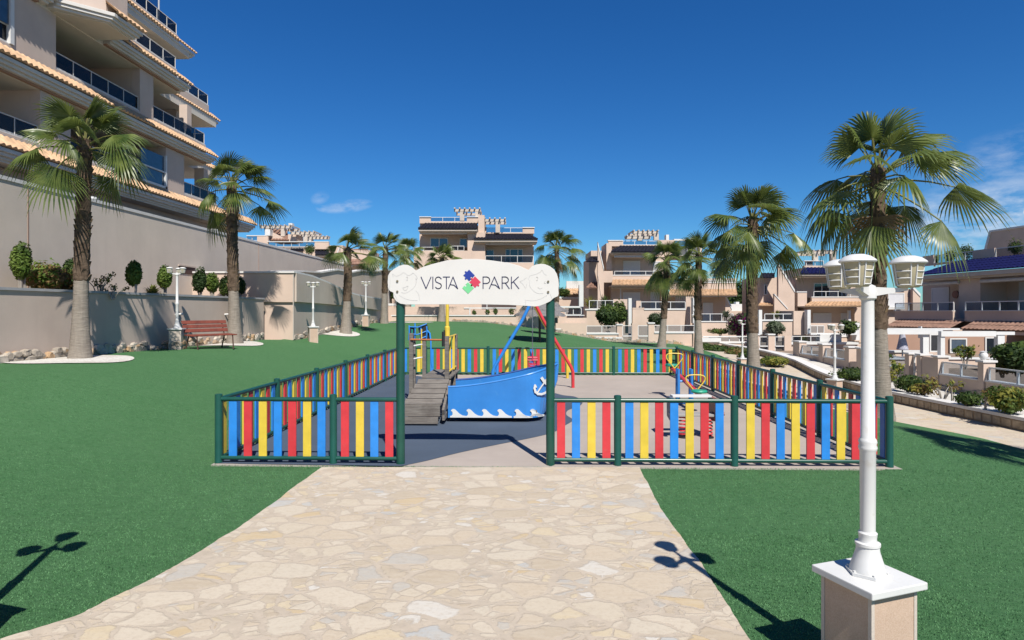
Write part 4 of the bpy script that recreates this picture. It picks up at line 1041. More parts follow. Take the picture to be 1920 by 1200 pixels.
# ------------------------------------------------------------------ shrubs
def leafcloud(mb, c, r, n, size, rnd, mi=0, shell=0.5, flat=1.0, lump=1.0):
    c = Vector(c)
    lumps = [(Vector((rnd.gauss(0,1), rnd.gauss(0,1), rnd.gauss(0,1))).normalized(), rnd.uniform(-0.15, 0.42)*lump) for _ in range(11)]
    for _ in range(n):
        v = Vector((rnd.gauss(0,1), rnd.gauss(0,1), rnd.gauss(0,1))).normalized()
        k = 0.82 + sum(w*max(0, v.dot(l))**5 for l, w in lumps) - 0.10*rnd.random()
        q = (shell + (1-shell)*rnd.random()**0.6)*k
        p = c + Vector((v.x*r[0]*q, v.y*r[1]*q, v.z*r[2]*q))
        ax = (v + Vector((rnd.uniform(-1,1), rnd.uniform(-1,1), rnd.uniform(-0.6,1.2)))*0.9).normalized()
        s1 = ax.cross(Vector((rnd.uniform(-1,1), rnd.uniform(-1,1), rnd.uniform(-1,1)))).normalized(); s2 = ax.cross(s1)
        L = size*rnd.uniform(0.7, 1.4); w_ = L*0.5*flat
        mb.add([p - s1*L, p + s2*w_, p + s1*L, p - s2*w_], [(0,1,2,3)], mi, False)
def shrub(name, label, cat, base, r, h, n, size, mats, seed, stem=0.15, group=None, stemmat='stem', shell=0.35, nst=3, mi_mix=0.0, lump=1.0):
    rnd = random.Random(seed); t = thing(name, label, cat, base, 0, group)
    mb = MB(); zc = stem + (h-stem)/2
    for _ in range(nst):
        a = rnd.uniform(0, 6.28); mb.tube([(0.04*math.cos(a), 0.04*math.sin(a), -0.1), (r*0.3*math.cos(a), r*0.3*math.sin(a), zc), (r*0.5*math.cos(a), r*0.5*math.sin(a), h*0.8)], [0.03, 0.02, 0.008], 5)
    mb.build('stem', M[stemmat], t, fix=False)
    mb = MB()
    leafcloud(mb, (0,0,zc), (r, r, (h-stem)/2), int(n*(1-mi_mix)), size, rnd, 0, shell, 1.0, lump)
    if mi_mix: leafcloud(mb, (0,0,zc+0.05*h), (r, r, (h-stem)/2), int(n*mi_mix), size, rnd, 1, 0.6, 1.0, lump)
    mb.build('foliage', [M[m] for m in mats], t, fix=False)
    return t
def spray(name, label, cat, base, h, nst, spread, leafsz, nl, mats, seed, group=None):
    """loose plant of separate upright stems with leaf tufts"""
    rnd = random.Random(seed); t = thing(name, label, cat, base, 0, group); sm = MB(); lf = MB()
    for i in range(nst):
        a = rnd.uniform(0, 6.28); rr = spread*rnd.uniform(0.2, 1); hh = h*rnd.uniform(0.6, 1)
        tip = Vector((rr*math.cos(a), rr*math.sin(a), hh)); mid_ = Vector((tip.x*0.35, tip.y*0.35, hh*0.5))
        sm.tube([(0.02*math.cos(a), 0.02*math.sin(a), -0.05), mid_, tip], [0.02, 0.013, 0.006], 5)
        leafcloud(lf, tip, (leafsz*2.6, leafsz*2.6, leafsz*2.4), nl, leafsz, rnd, i % len(mats), 0.1)
        leafcloud(lf, mid_*0.4 + tip*0.6, (leafsz*2, leafsz*2, leafsz*2.4), nl//2, leafsz, rnd, (i+1) % len(mats), 0.1)
    sm.build('stem', M['stem_white'], t, fix=False); lf.build('foliage', [M[m] for m in mats], t, fix=False)
    return t
def rosette(name, label, cat, base, h, n, mats, seed, trunk=0.0, group=None):
    """spiky plant: narrow blades from one point"""
    rnd = random.Random(seed); t = thing(name, label, cat, base, 0, group); mb = MB()
    for i in range(n):
        a = rnd.uniform(0, 6.28); el = R(rnd.uniform(15, 85)); L = h*rnd.uniform(0.6, 1); d = Vector((math.cos(a)*math.cos(el), math.sin(a)*math.cos(el), math.sin(el))); sd = Vector((-math.sin(a), math.cos(a), 0))
        o = Vector((0,0,trunk)); m = o + d*L*0.55; e = o + d*L + DOWN*L*0.22
        mb.add([o - sd*0.02, o + sd*0.02, m + sd*0.035, e, m - sd*0.035], [(0,1,2,4), (4,2,3)], 0, False)
    if trunk:
        q = MB(); q.tube([(0,0,-0.05), (0,0,trunk)], 0.05, 8); q.build('stem', M['stem'], t)
    mb.build('blades', [M[m] for m in mats], t, fix=False); return t
# left planter on the wall (soil at about 2.5 m)
def PL(px, d, z=2.50): v = W(px, 584, d); v.z = z; return v
for px, d, r, h, lab, mt, sd in [(40, 15.3, 0.27, 1.36, 'clipped column shrub on pale stems at the far left of the planter', ('leaf_bright', 'leaf'), 1),
                          (134, 17.2, 0.25, 1.15, 'clipped shrub half hidden behind the near left palm trunk', ('leaf', 'leaf_dark'), 7),
                          (251, 17.8, 0.25, 1.14, 'clipped oval shrub alone against the tan wall', ('leaf_bright', 'leaf'), 2),
                          (309, 19.4, 0.25, 1.08, 'clipped oval shrub just left of the lamp head', ('leaf_bright', 'leaf'), 3)]:
    shrub('topiary_shrub', lab, 'shrub', PL(px, d), r, h, 2400, 0.045, mt, sd, 0.28, 'clipped shrubs in the wall planter', 'stem_white', 0.55, 4, 0.3, 0.35)
for px, d, r, h, lab, mt, sd in [(374, 21.5, 0.27, 1.15, 'dark clipped shrub right of the lamp head', ('leaf_dark', 'leaf_dark'), 4),
                          (398, 22.3, 0.27, 1.08, 'brighter clipped shrub between the dark one and the palm', ('leaf_bright', 'leaf'), 5),
                          (424, 23.4, 0.30, 1.0, 'loose shrub behind the bench palm trunk', ('leaf', 'leaf_dark'), 6), (449, 23.8, 0.24, 0.98, 'dark shrub showing right of the bench palm trunk', ('leaf_dark', 'leaf'), 9)]:
    shrub('topiary_shrub', lab, 'shrub', PL(px, d), r, h, 1500, 0.05, mt, sd, 0.18, 'clipped shrubs in the wall planter', 'stem_white', 0.5, 4, 0.25, 0.4)
shrub('round_bush', 'wide green and reddish bush left of the near palm in the planter', 'bush', PL(88, 16.3), 0.62, 0.92, 2600, 0.05, ('leaf_bright', 'leaf_red'), 11, 0.05, None, 'stem', 0.3, 6, 0.35)
shrub('round_bush', 'smaller reddish bush beside the near palm trunk', 'bush', PL(117, 17.0), 0.40, 0.80, 1200, 0.05, ('leaf_red', 'leaf'), 12, 0.05, None, 'stem', 0.3, 6, 0.45)
spray('leggy_shrub', 'bare leggy shrub right of the near palm in the planter', 'shrub', PL(186, 16.6), 0.62, 8, 0.55, 0.04, 14, ('leaf', 'leaf_red'), 13)
spray('leggy_shrub', 'low twiggy plant drooping over the planter coping', 'shrub', PL(212, 16.6), 0.32, 7, 0.42, 0.035, 10, ('leaf_red', 'leaf'), 14)
rosette('spiky_plant', 'small spiky yellow-green plant between two clipped shrubs', 'plant', PL(286, 18.6), 0.48, 46, ('leaf_yellow',), 15, 0.12)
# ------------------------------------------------------------------ left: planter wall, tall wall, stepped wall, apartment block
def wall_line(name, label, cat, pts, th, mat, cop=None, cop_h=0.07, cop_over=0.05, parent_kind=None, segname='wall'):
    """pts: (x, y, z_bottom, z_top) along the visible face; thickness goes to the left of the walking direction"""
    t = thing(name, label, cat, (pts[0][0], pts[0][1], 0)); o = Vector((pts[0][0], pts[0][1], 0))
    n = len(pts); ns = []
    for i in range(n):
        a = Vector(pts[max(0, i-1)][:2]); b = Vector(pts[min(n-1, i+1)][:2]); d = (b-a).normalized(); ns.append(Vector((-d.y, d.x)))
    def strip(off0, off1, zf0, zf1, m, nm, smooth=False):
        mb = MB(); vs = []
        for (x, y, zb, zt), nn in zip(pts, ns):
            a = Vector((x, y)) + nn*off0; b = Vector((x, y)) + nn*off1
            vs += [(a.x-o.x, a.y-o.y, zf0(zb, zt)), (b.x-o.x, b.y-o.y, zf0(zb, zt)), (b.x-o.x, b.y-o.y, zf1(zb, zt)), (a.x-o.x, a.y-o.y, zf1(zb, zt))]
        fs = []
        for i in range(n-1):
            a, b = i*4, i*4+4
            for k in range(4): fs.append((a+k, b+k, b+(k+1)%4, a+(k+1)%4))
        fs += [(0,1,2,3), ((n-1)*4+3, (n-1)*4+2, (n-1)*4+1, (n-1)*4)]
        mb.add(vs, fs, 0, smooth); return mb.build(nm, m, t)
    strip(0, th, lambda b, c: b, lambda b, c: c, mat, segname)
    if cop: strip(-cop_over, th+cop_over, lambda b, c: c+0.002, lambda b, c: c+cop_h, cop, 'coping')
    return t, o
def wl(y): return -11.5 + (y-13.3)*(1.1/10.8)
t, o = wall_line('planter_wall', 'low tan planter wall with grey coping behind the bench', 'wall',
          [(wl(y), y, 0.3, 2.60) for y in (4, 8, 13.3, 18, 24.2)], 0.22, M['tan'], M['coping'], 0.065, 0.04)
def stones_along(parent, o, face, y0, y1, step, seed, hmax=0.42):
    """irregular rubble cladding along the foot of a wall: overlapping knobbly stones in two loose courses"""
    rnd = random.Random(seed); mb = MB()
    for course in (0, 1):
        y = y0 + course*0.13
        while y < y1:
            w = rnd.uniform(0.26, 0.58)*step; h = hmax*rnd.uniform(0.42, 0.72); x = face(y); zb = height(x+0.25, y) - 0.04
            zc = zb + (h*0.48 if course == 0 else hmax*rnd.uniform(0.50, 0.72)); d = rnd.uniform(0.045, 0.11); k = 8; c0 = len(mb.v)
            if course == 0 or rnd.random() < 0.75:
                ring = []
                for j in range(k):
                    a = 2*math.pi*j/k + rnd.uniform(-0.2, 0.2); q = rnd.uniform(0.86, 1.12)
                    ring.append((y + w*0.56*q*math.cos(a), zc + h*0.56*q*math.sin(a)))
                vs = [(x - 0.02 - o.x, a - o.y, b) for a, b in ring] + [(x + d*0.75 - o.x, y + (a-y)*0.94 - o.y, zc + (b-zc)*0.94) for a, b in ring]
                vs += [(x + d + rnd.uniform(-0.012, 0.012) - o.x, y + (a-y)*0.70 - o.y, zc + (b-zc)*0.70) for a, b in ring]
                mb.add(vs, [(r*k+j, r*k+(j+1) % k, (r+1)*k+(j+1) % k, (r+1)*k+j) for r in (0, 1) for j in range(k)] + [tuple(2*k+j for j in range(k))], rnd.choice((0, 0, 0, 1, 2)), False)
            y += w*0.92
    return mb.build('stone_foot', [M['rubble'], M['rubble_pale'], M['rubble_ochre']], parent)
stones_along(t, o, wl, 9.0, 24.1, 0.72, 5, 0.34)
for px in (112, 313, 388):
    y = {112: 15.3, 313: 19.0, 388: 21.6}[px]; x = wl(y) - o.x; z = HC - ((590 if px > 200 else 594) - HZ)/FPX*y
    mb = MB(); mb.tube([(x-0.05, y-o.y, z), (x+0.22, y-o.y, z+0.02)], 0.035, 10); mb.build('drain_pipe', M['white'], t)
# planting soil behind
mb = MB(); ys_ = frange(4, 24.2, 12); vs = []
for y in ys_: vs += [(wl(y)-0.2, y, 2.50), (-13.42, y, 2.53)]
mb.add(vs, [(2*i, 2*i+2, 2*i+3, 2*i+1) for i in range(len(ys_)-1)]); tag(mb.build('planter_soil', M['soil']), kind='structure')
# tall boundary wall
t, o = wall_line('boundary_wall', 'tall tan boundary wall with pale coping below the apartment block', 'wall', [(-13.4, y, 0.3, 5.50) for y in (4, 16.3, 30, 47)], 0.3, M['tan_tall'], M['trim'], 0.10, 0.025)
mb = MB(); mb.box(0.0, 0.012, 12.32, 12.34, 2.5, 5.5); mb.box(0.0, 0.012, 26.6, 26.62, 2.5, 5.5); mb.build('joint', M['peach_dark'], t)
mb = MB(); y0, y1 = 13.4*FPX/(990-326), 13.4*FPX/(990-357)
mb.box(-0.01, 0.02, y0-o.y, y1-o.y, 3.60, 3.88); vt = mb.build('vent', plain('vent_recess', (0.10, 0.05, 0.04), 0.8), t)
mb = MB(); mb.box(-0.02, 0.05, y0-o.y-0.05, y1-o.y+0.05, 3.88, 3.93); mb.build('lintel', M['tan'], vt)
for y in (19.0, 26.5):
    mb = MB(); mb.lathe([(0.06,0),(0.06,0.06),(0.16,0.07),(0.16,0.13),(0.0,0.16)], (-0.15, y-o.y, 5.55), 12); mb.build('vent_cap', M['white'], t)
# stepped wall: block front, then side going away with falling top
xs0 = at(550, 24.6); xl0 = at(440, 24.6)
t = thing('stepped_wall', 'peach stepped retaining wall projecting beside the bench palm, pale coping on top', 'wall', (xs0, 24.6, 0))
def mk(mat, name, pts, xin, parent=t, over=0.0):
    """pts: (y, xface, zb, zt) in world"""
    mb = MB(); vs = []
    for y, xf, zb, zt in pts:
        vs += [(xf-xs0+over, y-24.6, zb), (xf-xs0-xin, y-24.6, zb), (xf-xs0-xin, y-24.6, zt), (xf-xs0+over, y-24.6, zt)]
    n = len(pts); fs = []
    for i in range(n-1):
        a, b = i*4, i*4+4
        for k in range(4): fs.append((a+k, b+k, b+(k+1)%4, a+(k+1)%4))
    fs += [(0,1,2,3), ((n-1)*4+3, (n-1)*4+2, (n-1)*4+1, (n-1)*4)]
    mb.add(vs, fs); return mb.build(name, mat, parent)
mb = MB(); mb.box(xl0-xs0-0.6, -0.02, 0.0, 0.6, 0.6, 2.50); mb.build('lower_front', M['peach'], t)
mb = MB(); mb.box(xl0-xs0-2.6, 0.04, -0.09, 0.5, 2.503, 3.66); mb.build('upper_front', M['peach'], t)
mb = MB(); mb.box(xl0-xs0-2.6, 0.09, -0.14, 0.5, 3.663, 3.73); mb.build('coping', M['trim'], t)
mb = MB(); mb.box(0.015, 0.047, -0.097, -0.065, 1.0, 3.655); mb.build('corner_bead', M['cream'], t)
side_low = [(24.65, 0, 3.66), (26.5, 0, 3.62), (28.5, 0.02, 3.45), (30.5, 0.0, 3.24), (31.6, 0.03, 3.10), (33.5, 0.03, 3.00), (36, 0.05, 2.93), (40, 0.1, 2.86)]
mk(M['tan2'], 'side_wall', [(y, xs0+dx, 0.8, zt) for y, dx, zt in side_low], 0.4)
mk(M['tan2'], 'side_ledge', [(y, xs0+dx, 2.52-0.012*(y-24.65)-max(0, y-31)*0.02, zt-0.004) for y, dx, zt in side_low], 0.3, over=0.11)
mk(M['trim'], 'coping', [(y, xs0+dx+0.1, zt+0.003, zt+0.075) for y, dx, zt in side_low], 0.55)
stones_along(t, Vector((xs0, 24.6, 0)), lambda y: xs0, 24.8, 40, 1.3, 8, 0.36)
up_pts = [(24.9, -10.15, 3.70), (28, -10.2, 3.92), (30.5, -10.3, 4.02), (33, -10.2, 4.33), (35.5, -10.15, 4.34), (38, -10.2, 4.62), (41, -10.3, 4.72), (44.5, -10.5, 5.06), (49, -10.6, 5.3)]
t2, o2 = wall_line('upper_terrace_wall', 'weathered upper terrace wall with wavy pale coping behind the stepped wall', 'wall', [(x, y, 0.8, zt) for y, x, zt in up_pts], 0.35, M['tan2'], M['trim'], 0.08, 0.06)
mb = MB(); mb.add([(xs0-0.3, 24.7, 3.45), (-10.3, 24.7, 3.45), (-10.4, 41, 2.8), (xs0-0.3, 41, 2.8)], [(0,1,2,3)]); tag(mb.build('terrace_soil', M['soil']), kind='structure')

# ------------------------------------------------------------------ apartment block
L1, L2, L3, L4 = 7.2, 10.05, 12.9, 15.72
t = thing('apartment_block', 'large tan apartment block with tiled eaves and glazed balconies above the left wall', 'building', (-16, 24, 0), R(90))
def ly(y): return y - 24.0      # local x runs along +Y of the world, local y runs into the building (-X)
wallmb = MB(); slab = MB(); eave_n = 0
def corrugated(name, mat, x0, x1, yo, zo, yi, zi, parent, pitch=0.22, amp=0.065, ends=True):
    """barrel tiles laid from the eave (yo, zo) up to (yi, zi), rows running along x"""
    mb = MB(); n = max(1, int((x1-x0)/pitch)); p = (x1-x0)/n; k = 6; vs = []; fs = []
    dy, dz = yi-yo, zi-zo; L = math.hypot(dy, dz); ny, nz = -dz/L, dy/L
    if nz < 0: ny, nz = -ny, -nz
    rows = max(1, int(L/0.42)); cols = []
    for c in range(n*k+1):
        ph = (c % k)/k*2*math.pi; cols.append((x0 + p*c/k, amp*(0.5+0.5*math.cos(ph))**0.8))
    nc = len(cols)
    for r in range(rows):
        for e in (0, 1):
            f = (r+e)/rows; lift = 0.022*(1-e)
            for x, h in cols:
                hh = h + lift; vs.append((x, yo + dy*f + ny*hh, zo + dz*f + nz*hh))
    for r in range(rows):
        b = r*2*nc
        for c in range(nc-1):
            fs.append((b+c, b+c+1, b+nc+c+1, b+nc+c))
            if r < rows-1: fs.append((b+nc+c, b+nc+c+1, b+2*nc+c+1, b+2*nc+c))
    base = len(vs)
    for x, h in cols: vs.append((x, yo + 0.01*dy - ny*0.02, zo - nz*0.02))
    for c in range(nc-1): fs.append((base+c, base+c+1, c+1, c))
    mb.add(vs, fs, 0, False); return mb.build(name, mat, parent, fix=False)
def eave(y0, y1, off, z, parent, out=0.47, tile='tile', end=True):
    """moulded cornice with a tiled skirt; eave edge at local y = off, top of the tile edge at z"""
    a, b = ly(y0), ly(y1)
    mb = MB()
    for (d0, z0, z1) in ((0.06, -0.16, -0.03), (0.14, -0.27, -0.163), (0.24, -0.36, -0.273)):
        mb.box(a, b - d0*0.9, off+d0, off+1.2, z+z0, z+z1)
    c = mb.build('cornice', M['cornice'], parent, bevel=0.012)
    mb = MB(); mb.box(a, b-0.5, off+0.36, off+1.2, z-0.42, z-0.363); mb.build('cornice_band', M['peach_dark'], c)
    corrugated('tile_skirt', M[tile], a, b, off, z, off+out, z+0.42, parent)
    return c
def glaze(y0, y1, off, z, parent, h=0.58, ret=False):
    a, b = ly(y0), ly(y1); mb = MB()
    mb.box(a, b, off-0.02, off+0.02, z+h-0.028, z+h); mb.box(a, b, off-0.015, off+0.015, z+0.03, z+0.055)
    n = max(2, int((b-a)/1.0)+1)
    for i in range(n+1):
        x = a + (b-a)*i/n; mb.box(x-0.012, x+0.012, off-0.025, off+0.016, z, z+h-0.036)
    if ret:
        mb.box(b-0.02, b+0.02, off+0.021, off+1.5, z+h-0.035, z+h)
        for q in (0.5, 1.0, 1.5): mb.box(b-0.018, b+0.018, off+q-0.018, off+q+0.018, z, z+h-0.036)
    r = mb.build('balcony_rail', M['trim'], parent)
    mb = MB(); mb.box(a+0.02, b-0.022, off-0.006, off+0.006, z+0.056, z+h-0.037)
    if ret: mb.box(b-0.006, b+0.006, off+0.03, off+1.5, z+0.056, z+h-0.037)
    mb.build('glass', M['glass_rail'], r)
    mb = MB(); mb.box(a, b+0.03, off-0.07, off+0.16, z-0.05, z-0.002); mb.build('sill', M['trim'], r)
    return r
def storey(z0, z1, off, solids, opens, y_start, y_end, back=3.0, par=0.62, open_end=0.0, slab=None):
    top = z1 - 0.44
    mb = MB()
    for a, b in solids: mb.box(ly(a), ly(b), off, off+0.35, z0, top)
    for a, b in opens: mb.box(ly(a), ly(b), off+0.003, off+0.30, z0+0.001, z0+par-0.053)
    for a, b in solids:   # cross walls inside
        if b - a < 3.5: mb.box(ly(a)+0.002, ly(a)+0.2, off+0.36, off+back, z0, top)
    mb.box(ly(y_start), ly(y_end - open_end), off+back, off+back+0.3, z0, top)
    mb.build('wall', M['flat'], t)
    sa, so = slab or (y_end, off+0.02)
    mb = MB(); mb.box(ly(y_start), ly(sa), so, off+back+5, z1-0.437, z1-0.02); mb.build('floor_slab', M['soffit'], t)
    for a, b in opens: glaze(a, b, off+0.10, z0+par, t, ret=(abs(b - y_end) < 0.01 and open_end > 0))
    # big sliding windows on the back walls
    for a, b in opens:
        if b - a > 1.8 and open_end < 0.5:
            mb = MB(); mb.box(ly(a)+0.5, ly(b)-0.5, off+back-0.03, off+back-0.005, z0+0.05, z0+2.0); mb.build('window', M['pane'], t)
YS = 13.0
# ground storey in the gap above the boundary wall
mb = MB(); mb.box(ly(YS), ly(35.5), 0.9, 1.2, 2.5, L1-0.46); mb.box(ly(YS), ly(30), 0.55, 0.88, 5.9, 6.05); mb.build('wall', M['flat'], t)
mb = MB(); mb.box(ly(YS), ly(36.0), 0.3, 5, L1-0.44, L1-0.02); mb.build('floor_slab', M['soffit'], t)
mb = MB(); mb.obox((ly(27.5), 0.45, 6.15), (7.5, 0.5, 0.10), Matrix.Rotation(R(-20), 3, 'X')); mb.build('awning', M['awning'], t)
eave(YS, 36.3, 0.0, L1, t)
storey(L1, L2, 0.48, [(20.6, 22.0), (27.9, 29.4)], [(YS, 20.6), (22.0, 27.9), (29.4, 32.6)], YS, 32.6, open_end=3.0, slab=(31.5, 0.5))
mb = MB(); mb.box(ly(32.0), ly(32.5), 0.9, 1.4, L1, L2-0.44); mb.build('pillar', M['flat'], t)
eave(YS, 31.7, 0.0, L2, t)
eave(31.7, 35.0, 1.5, L2, t)
mb = MB(); mb.box(ly(31.5), ly(34.6), 1.52, 6, L2-0.43, L2-0.02); mb.build('floor_slab', M['soffit'], t)
storey(L2, L3, 0.48, [(19.5, 21.3), (26.0, 26.95)], [(YS, 19.5), (21.3, 26.0), (26.95, 31.4)], YS, 31.4, open_end=2.6, slab=(29.1, 0.5))
mb = MB(); mb.box(ly(30.6), ly(31.0), 1.0, 1.4, L2, L3-0.44); mb.build('pillar', M['flat'], t)
mb = MB(); mb.box(ly(YS), ly(19.35), 0.5, 0.56, L2+1.2, L3-0.5); w_ = mb.build('window', M['pane_blue'], t)
mb = MB(); mb.box(ly(19.35), ly(19.5), 0.44, 0.6, L2+0.6, L3-0.45); mb.build('frame', M['white'], w_); mb = MB(); mb.box(ly(17.8), ly(17.86), 0.46, 0.49, L2+1.2, L3-0.5); mb.build('mullion', M['white'], w_)
# window bay on the first floor
mb = MB(); mb.box(ly(26.1), ly(27.8), 0.50, 0.56, L1+0.62, L1+1.95); w_ = mb.build('window', M['pane_blue'], t)
mb = MB(); mb.box(ly(27.78), ly(27.9), 0.42, 0.6, L1+0.5, L1+2.0); mb.box(ly(26.0), ly(27.9), 0.42, 0.6, L1+0.5, L1+0.6); mb.build('frame', M['white'], w_); mb = MB(); mb.box(ly(26.0), ly(27.78), 0.44, 0.49, L1+1.2, L1+1.26); mb.build('mullion', M['white'], w_)
# L3: projecting bay, main run, set-back end
eave(YS, 20.9, 0.0, L3, t)
ch = MB()
for d0, z0, z1 in ((0.06, -0.16, -0.03), (0.14, -0.27, -0.163), (0.24, -0.36, -0.273)):
    a0, a1 = ly(20.9), ly(22.0); q = d0
    ch.prism([(a0, 0.9), (a0, 0.0+q), (a1, -1.2+q), (ly(23.7)-q, -1.2+q), (ly(23.7)-q, 0.9)], L3+z0, L3+z1, 'z')
bay = ch.build('bay_cornice', M['cornice'], t, bevel=0.012)
mb = MB(); mb.prism([(ly(20.9)+0.2, 0.9), (ly(20.9)+0.2, 0.35), (ly(22.0), -0.85), (ly(23.35), -0.85), (ly(23.35), 0.9)], L3-0.40, L3-0.363, 'z'); mb.build('bay_soffit', M['soffit'], bay)
corrugated('tile_skirt', M['tile'], ly(22.0), ly(23.75), -1.2, L3, -0.73, L3+0.42, t)
mb = MB(); mb.prism([(ly(20.9), 0.5), (ly(22.1), -0.75), (ly(23.3), -0.75), (ly(23.3), 0.5)], L3, L4, 'z'); mb.build('bay_wall', M['flat'], t)
eave(23.75, 29.3, 0.0, L3, t)
eave(29.3, 34.9, 1.5, L3, t)
mb = MB(); mb.box(ly(29.0), ly(34.5), 1.52, 7, L3-0.43, L3-0.02); mb.build('floor_slab', M['soffit'], t)
storey(L3, L4, 0.48, [(YS, 24.9)], [(24.9, 28.8)], YS, 28.8, open_end=0.01, slab=(28.6, 1.62))
mb = MB(); mb.box(ly(28.65), ly(28.8), 0.79, 3.4, L3, L3+0.56); mb.box(ly(28.5), ly(28.8), 1.9, 2.2, L3, L4-0.44); mb.build('wall', M['flat'], t)
glaze(31.0, 33.9, 1.7, L3+0.62, t, ret=True)
mb = MB(); mb.box(ly(28.8), ly(33.9), 1.62, 1.9, L3, L3+0.56); mb.box(ly(28.8), ly(30.9), 2.2, 2.5, L3, L4-0.4); mb.box(ly(33.6), ly(33.9), 1.91, 5, L3, L3+0.56); mb.build('wall', M['flat'], t)
mb = MB(); mb.box(ly(31.4), ly(34.2), 1.98, 2.2, L2, L2+0.56); mb.box(ly(31.4), ly(31.7), 2.0, 5, L2, L3-0.44); mb.build('wall', M['flat'], t)
glaze(31.7, 34.1, 2.05, L2+0.62, t, ret=True)
# top
eave(YS, 32.4, 1.5, L4, t)
mb = MB(); mb.box(ly(YS), ly(31.6), 1.98, 2.3, L4, L4+0.56); mb.box(ly(31.3), ly(31.6), 2.31, 6, L4, L4+0.56); mb.box(ly(YS), ly(26.5), 2.2, 2.5, L4+0.6, L4+3.4); mb.box(ly(YS), ly(30.5), 5.2, 5.5, L4+0.2, L4+3.2); mb.build('wall', M['flat'], t)
mb = MB(); mb.box(ly(YS), ly(31.9), 1.6, 8, L4-0.43, L4-0.02); mb.build('floor_slab', M['soffit'], t)
glaze(26.5, 31.5, 2.08, L4+0.62, t, ret=True)
mb = MB()
for y in (27.5, 28.5, 29.5, 30.5): mb.box(ly(y)-0.03, ly(y)+0.03, 2.35, 2.41, L4+0.6, L4+2.7)
mb.box(ly(26.5), ly(30.53), 2.34, 2.42, L4+2.70, L4+2.78); fr = mb.build('glass_enclosure', M['white'], t)
mb = MB(); mb.box(ly(26.5), ly(30.5), 2.375, 2.385, L4+0.6, L4+2.7); mb.build('glass', M['glass_clear'], fr)
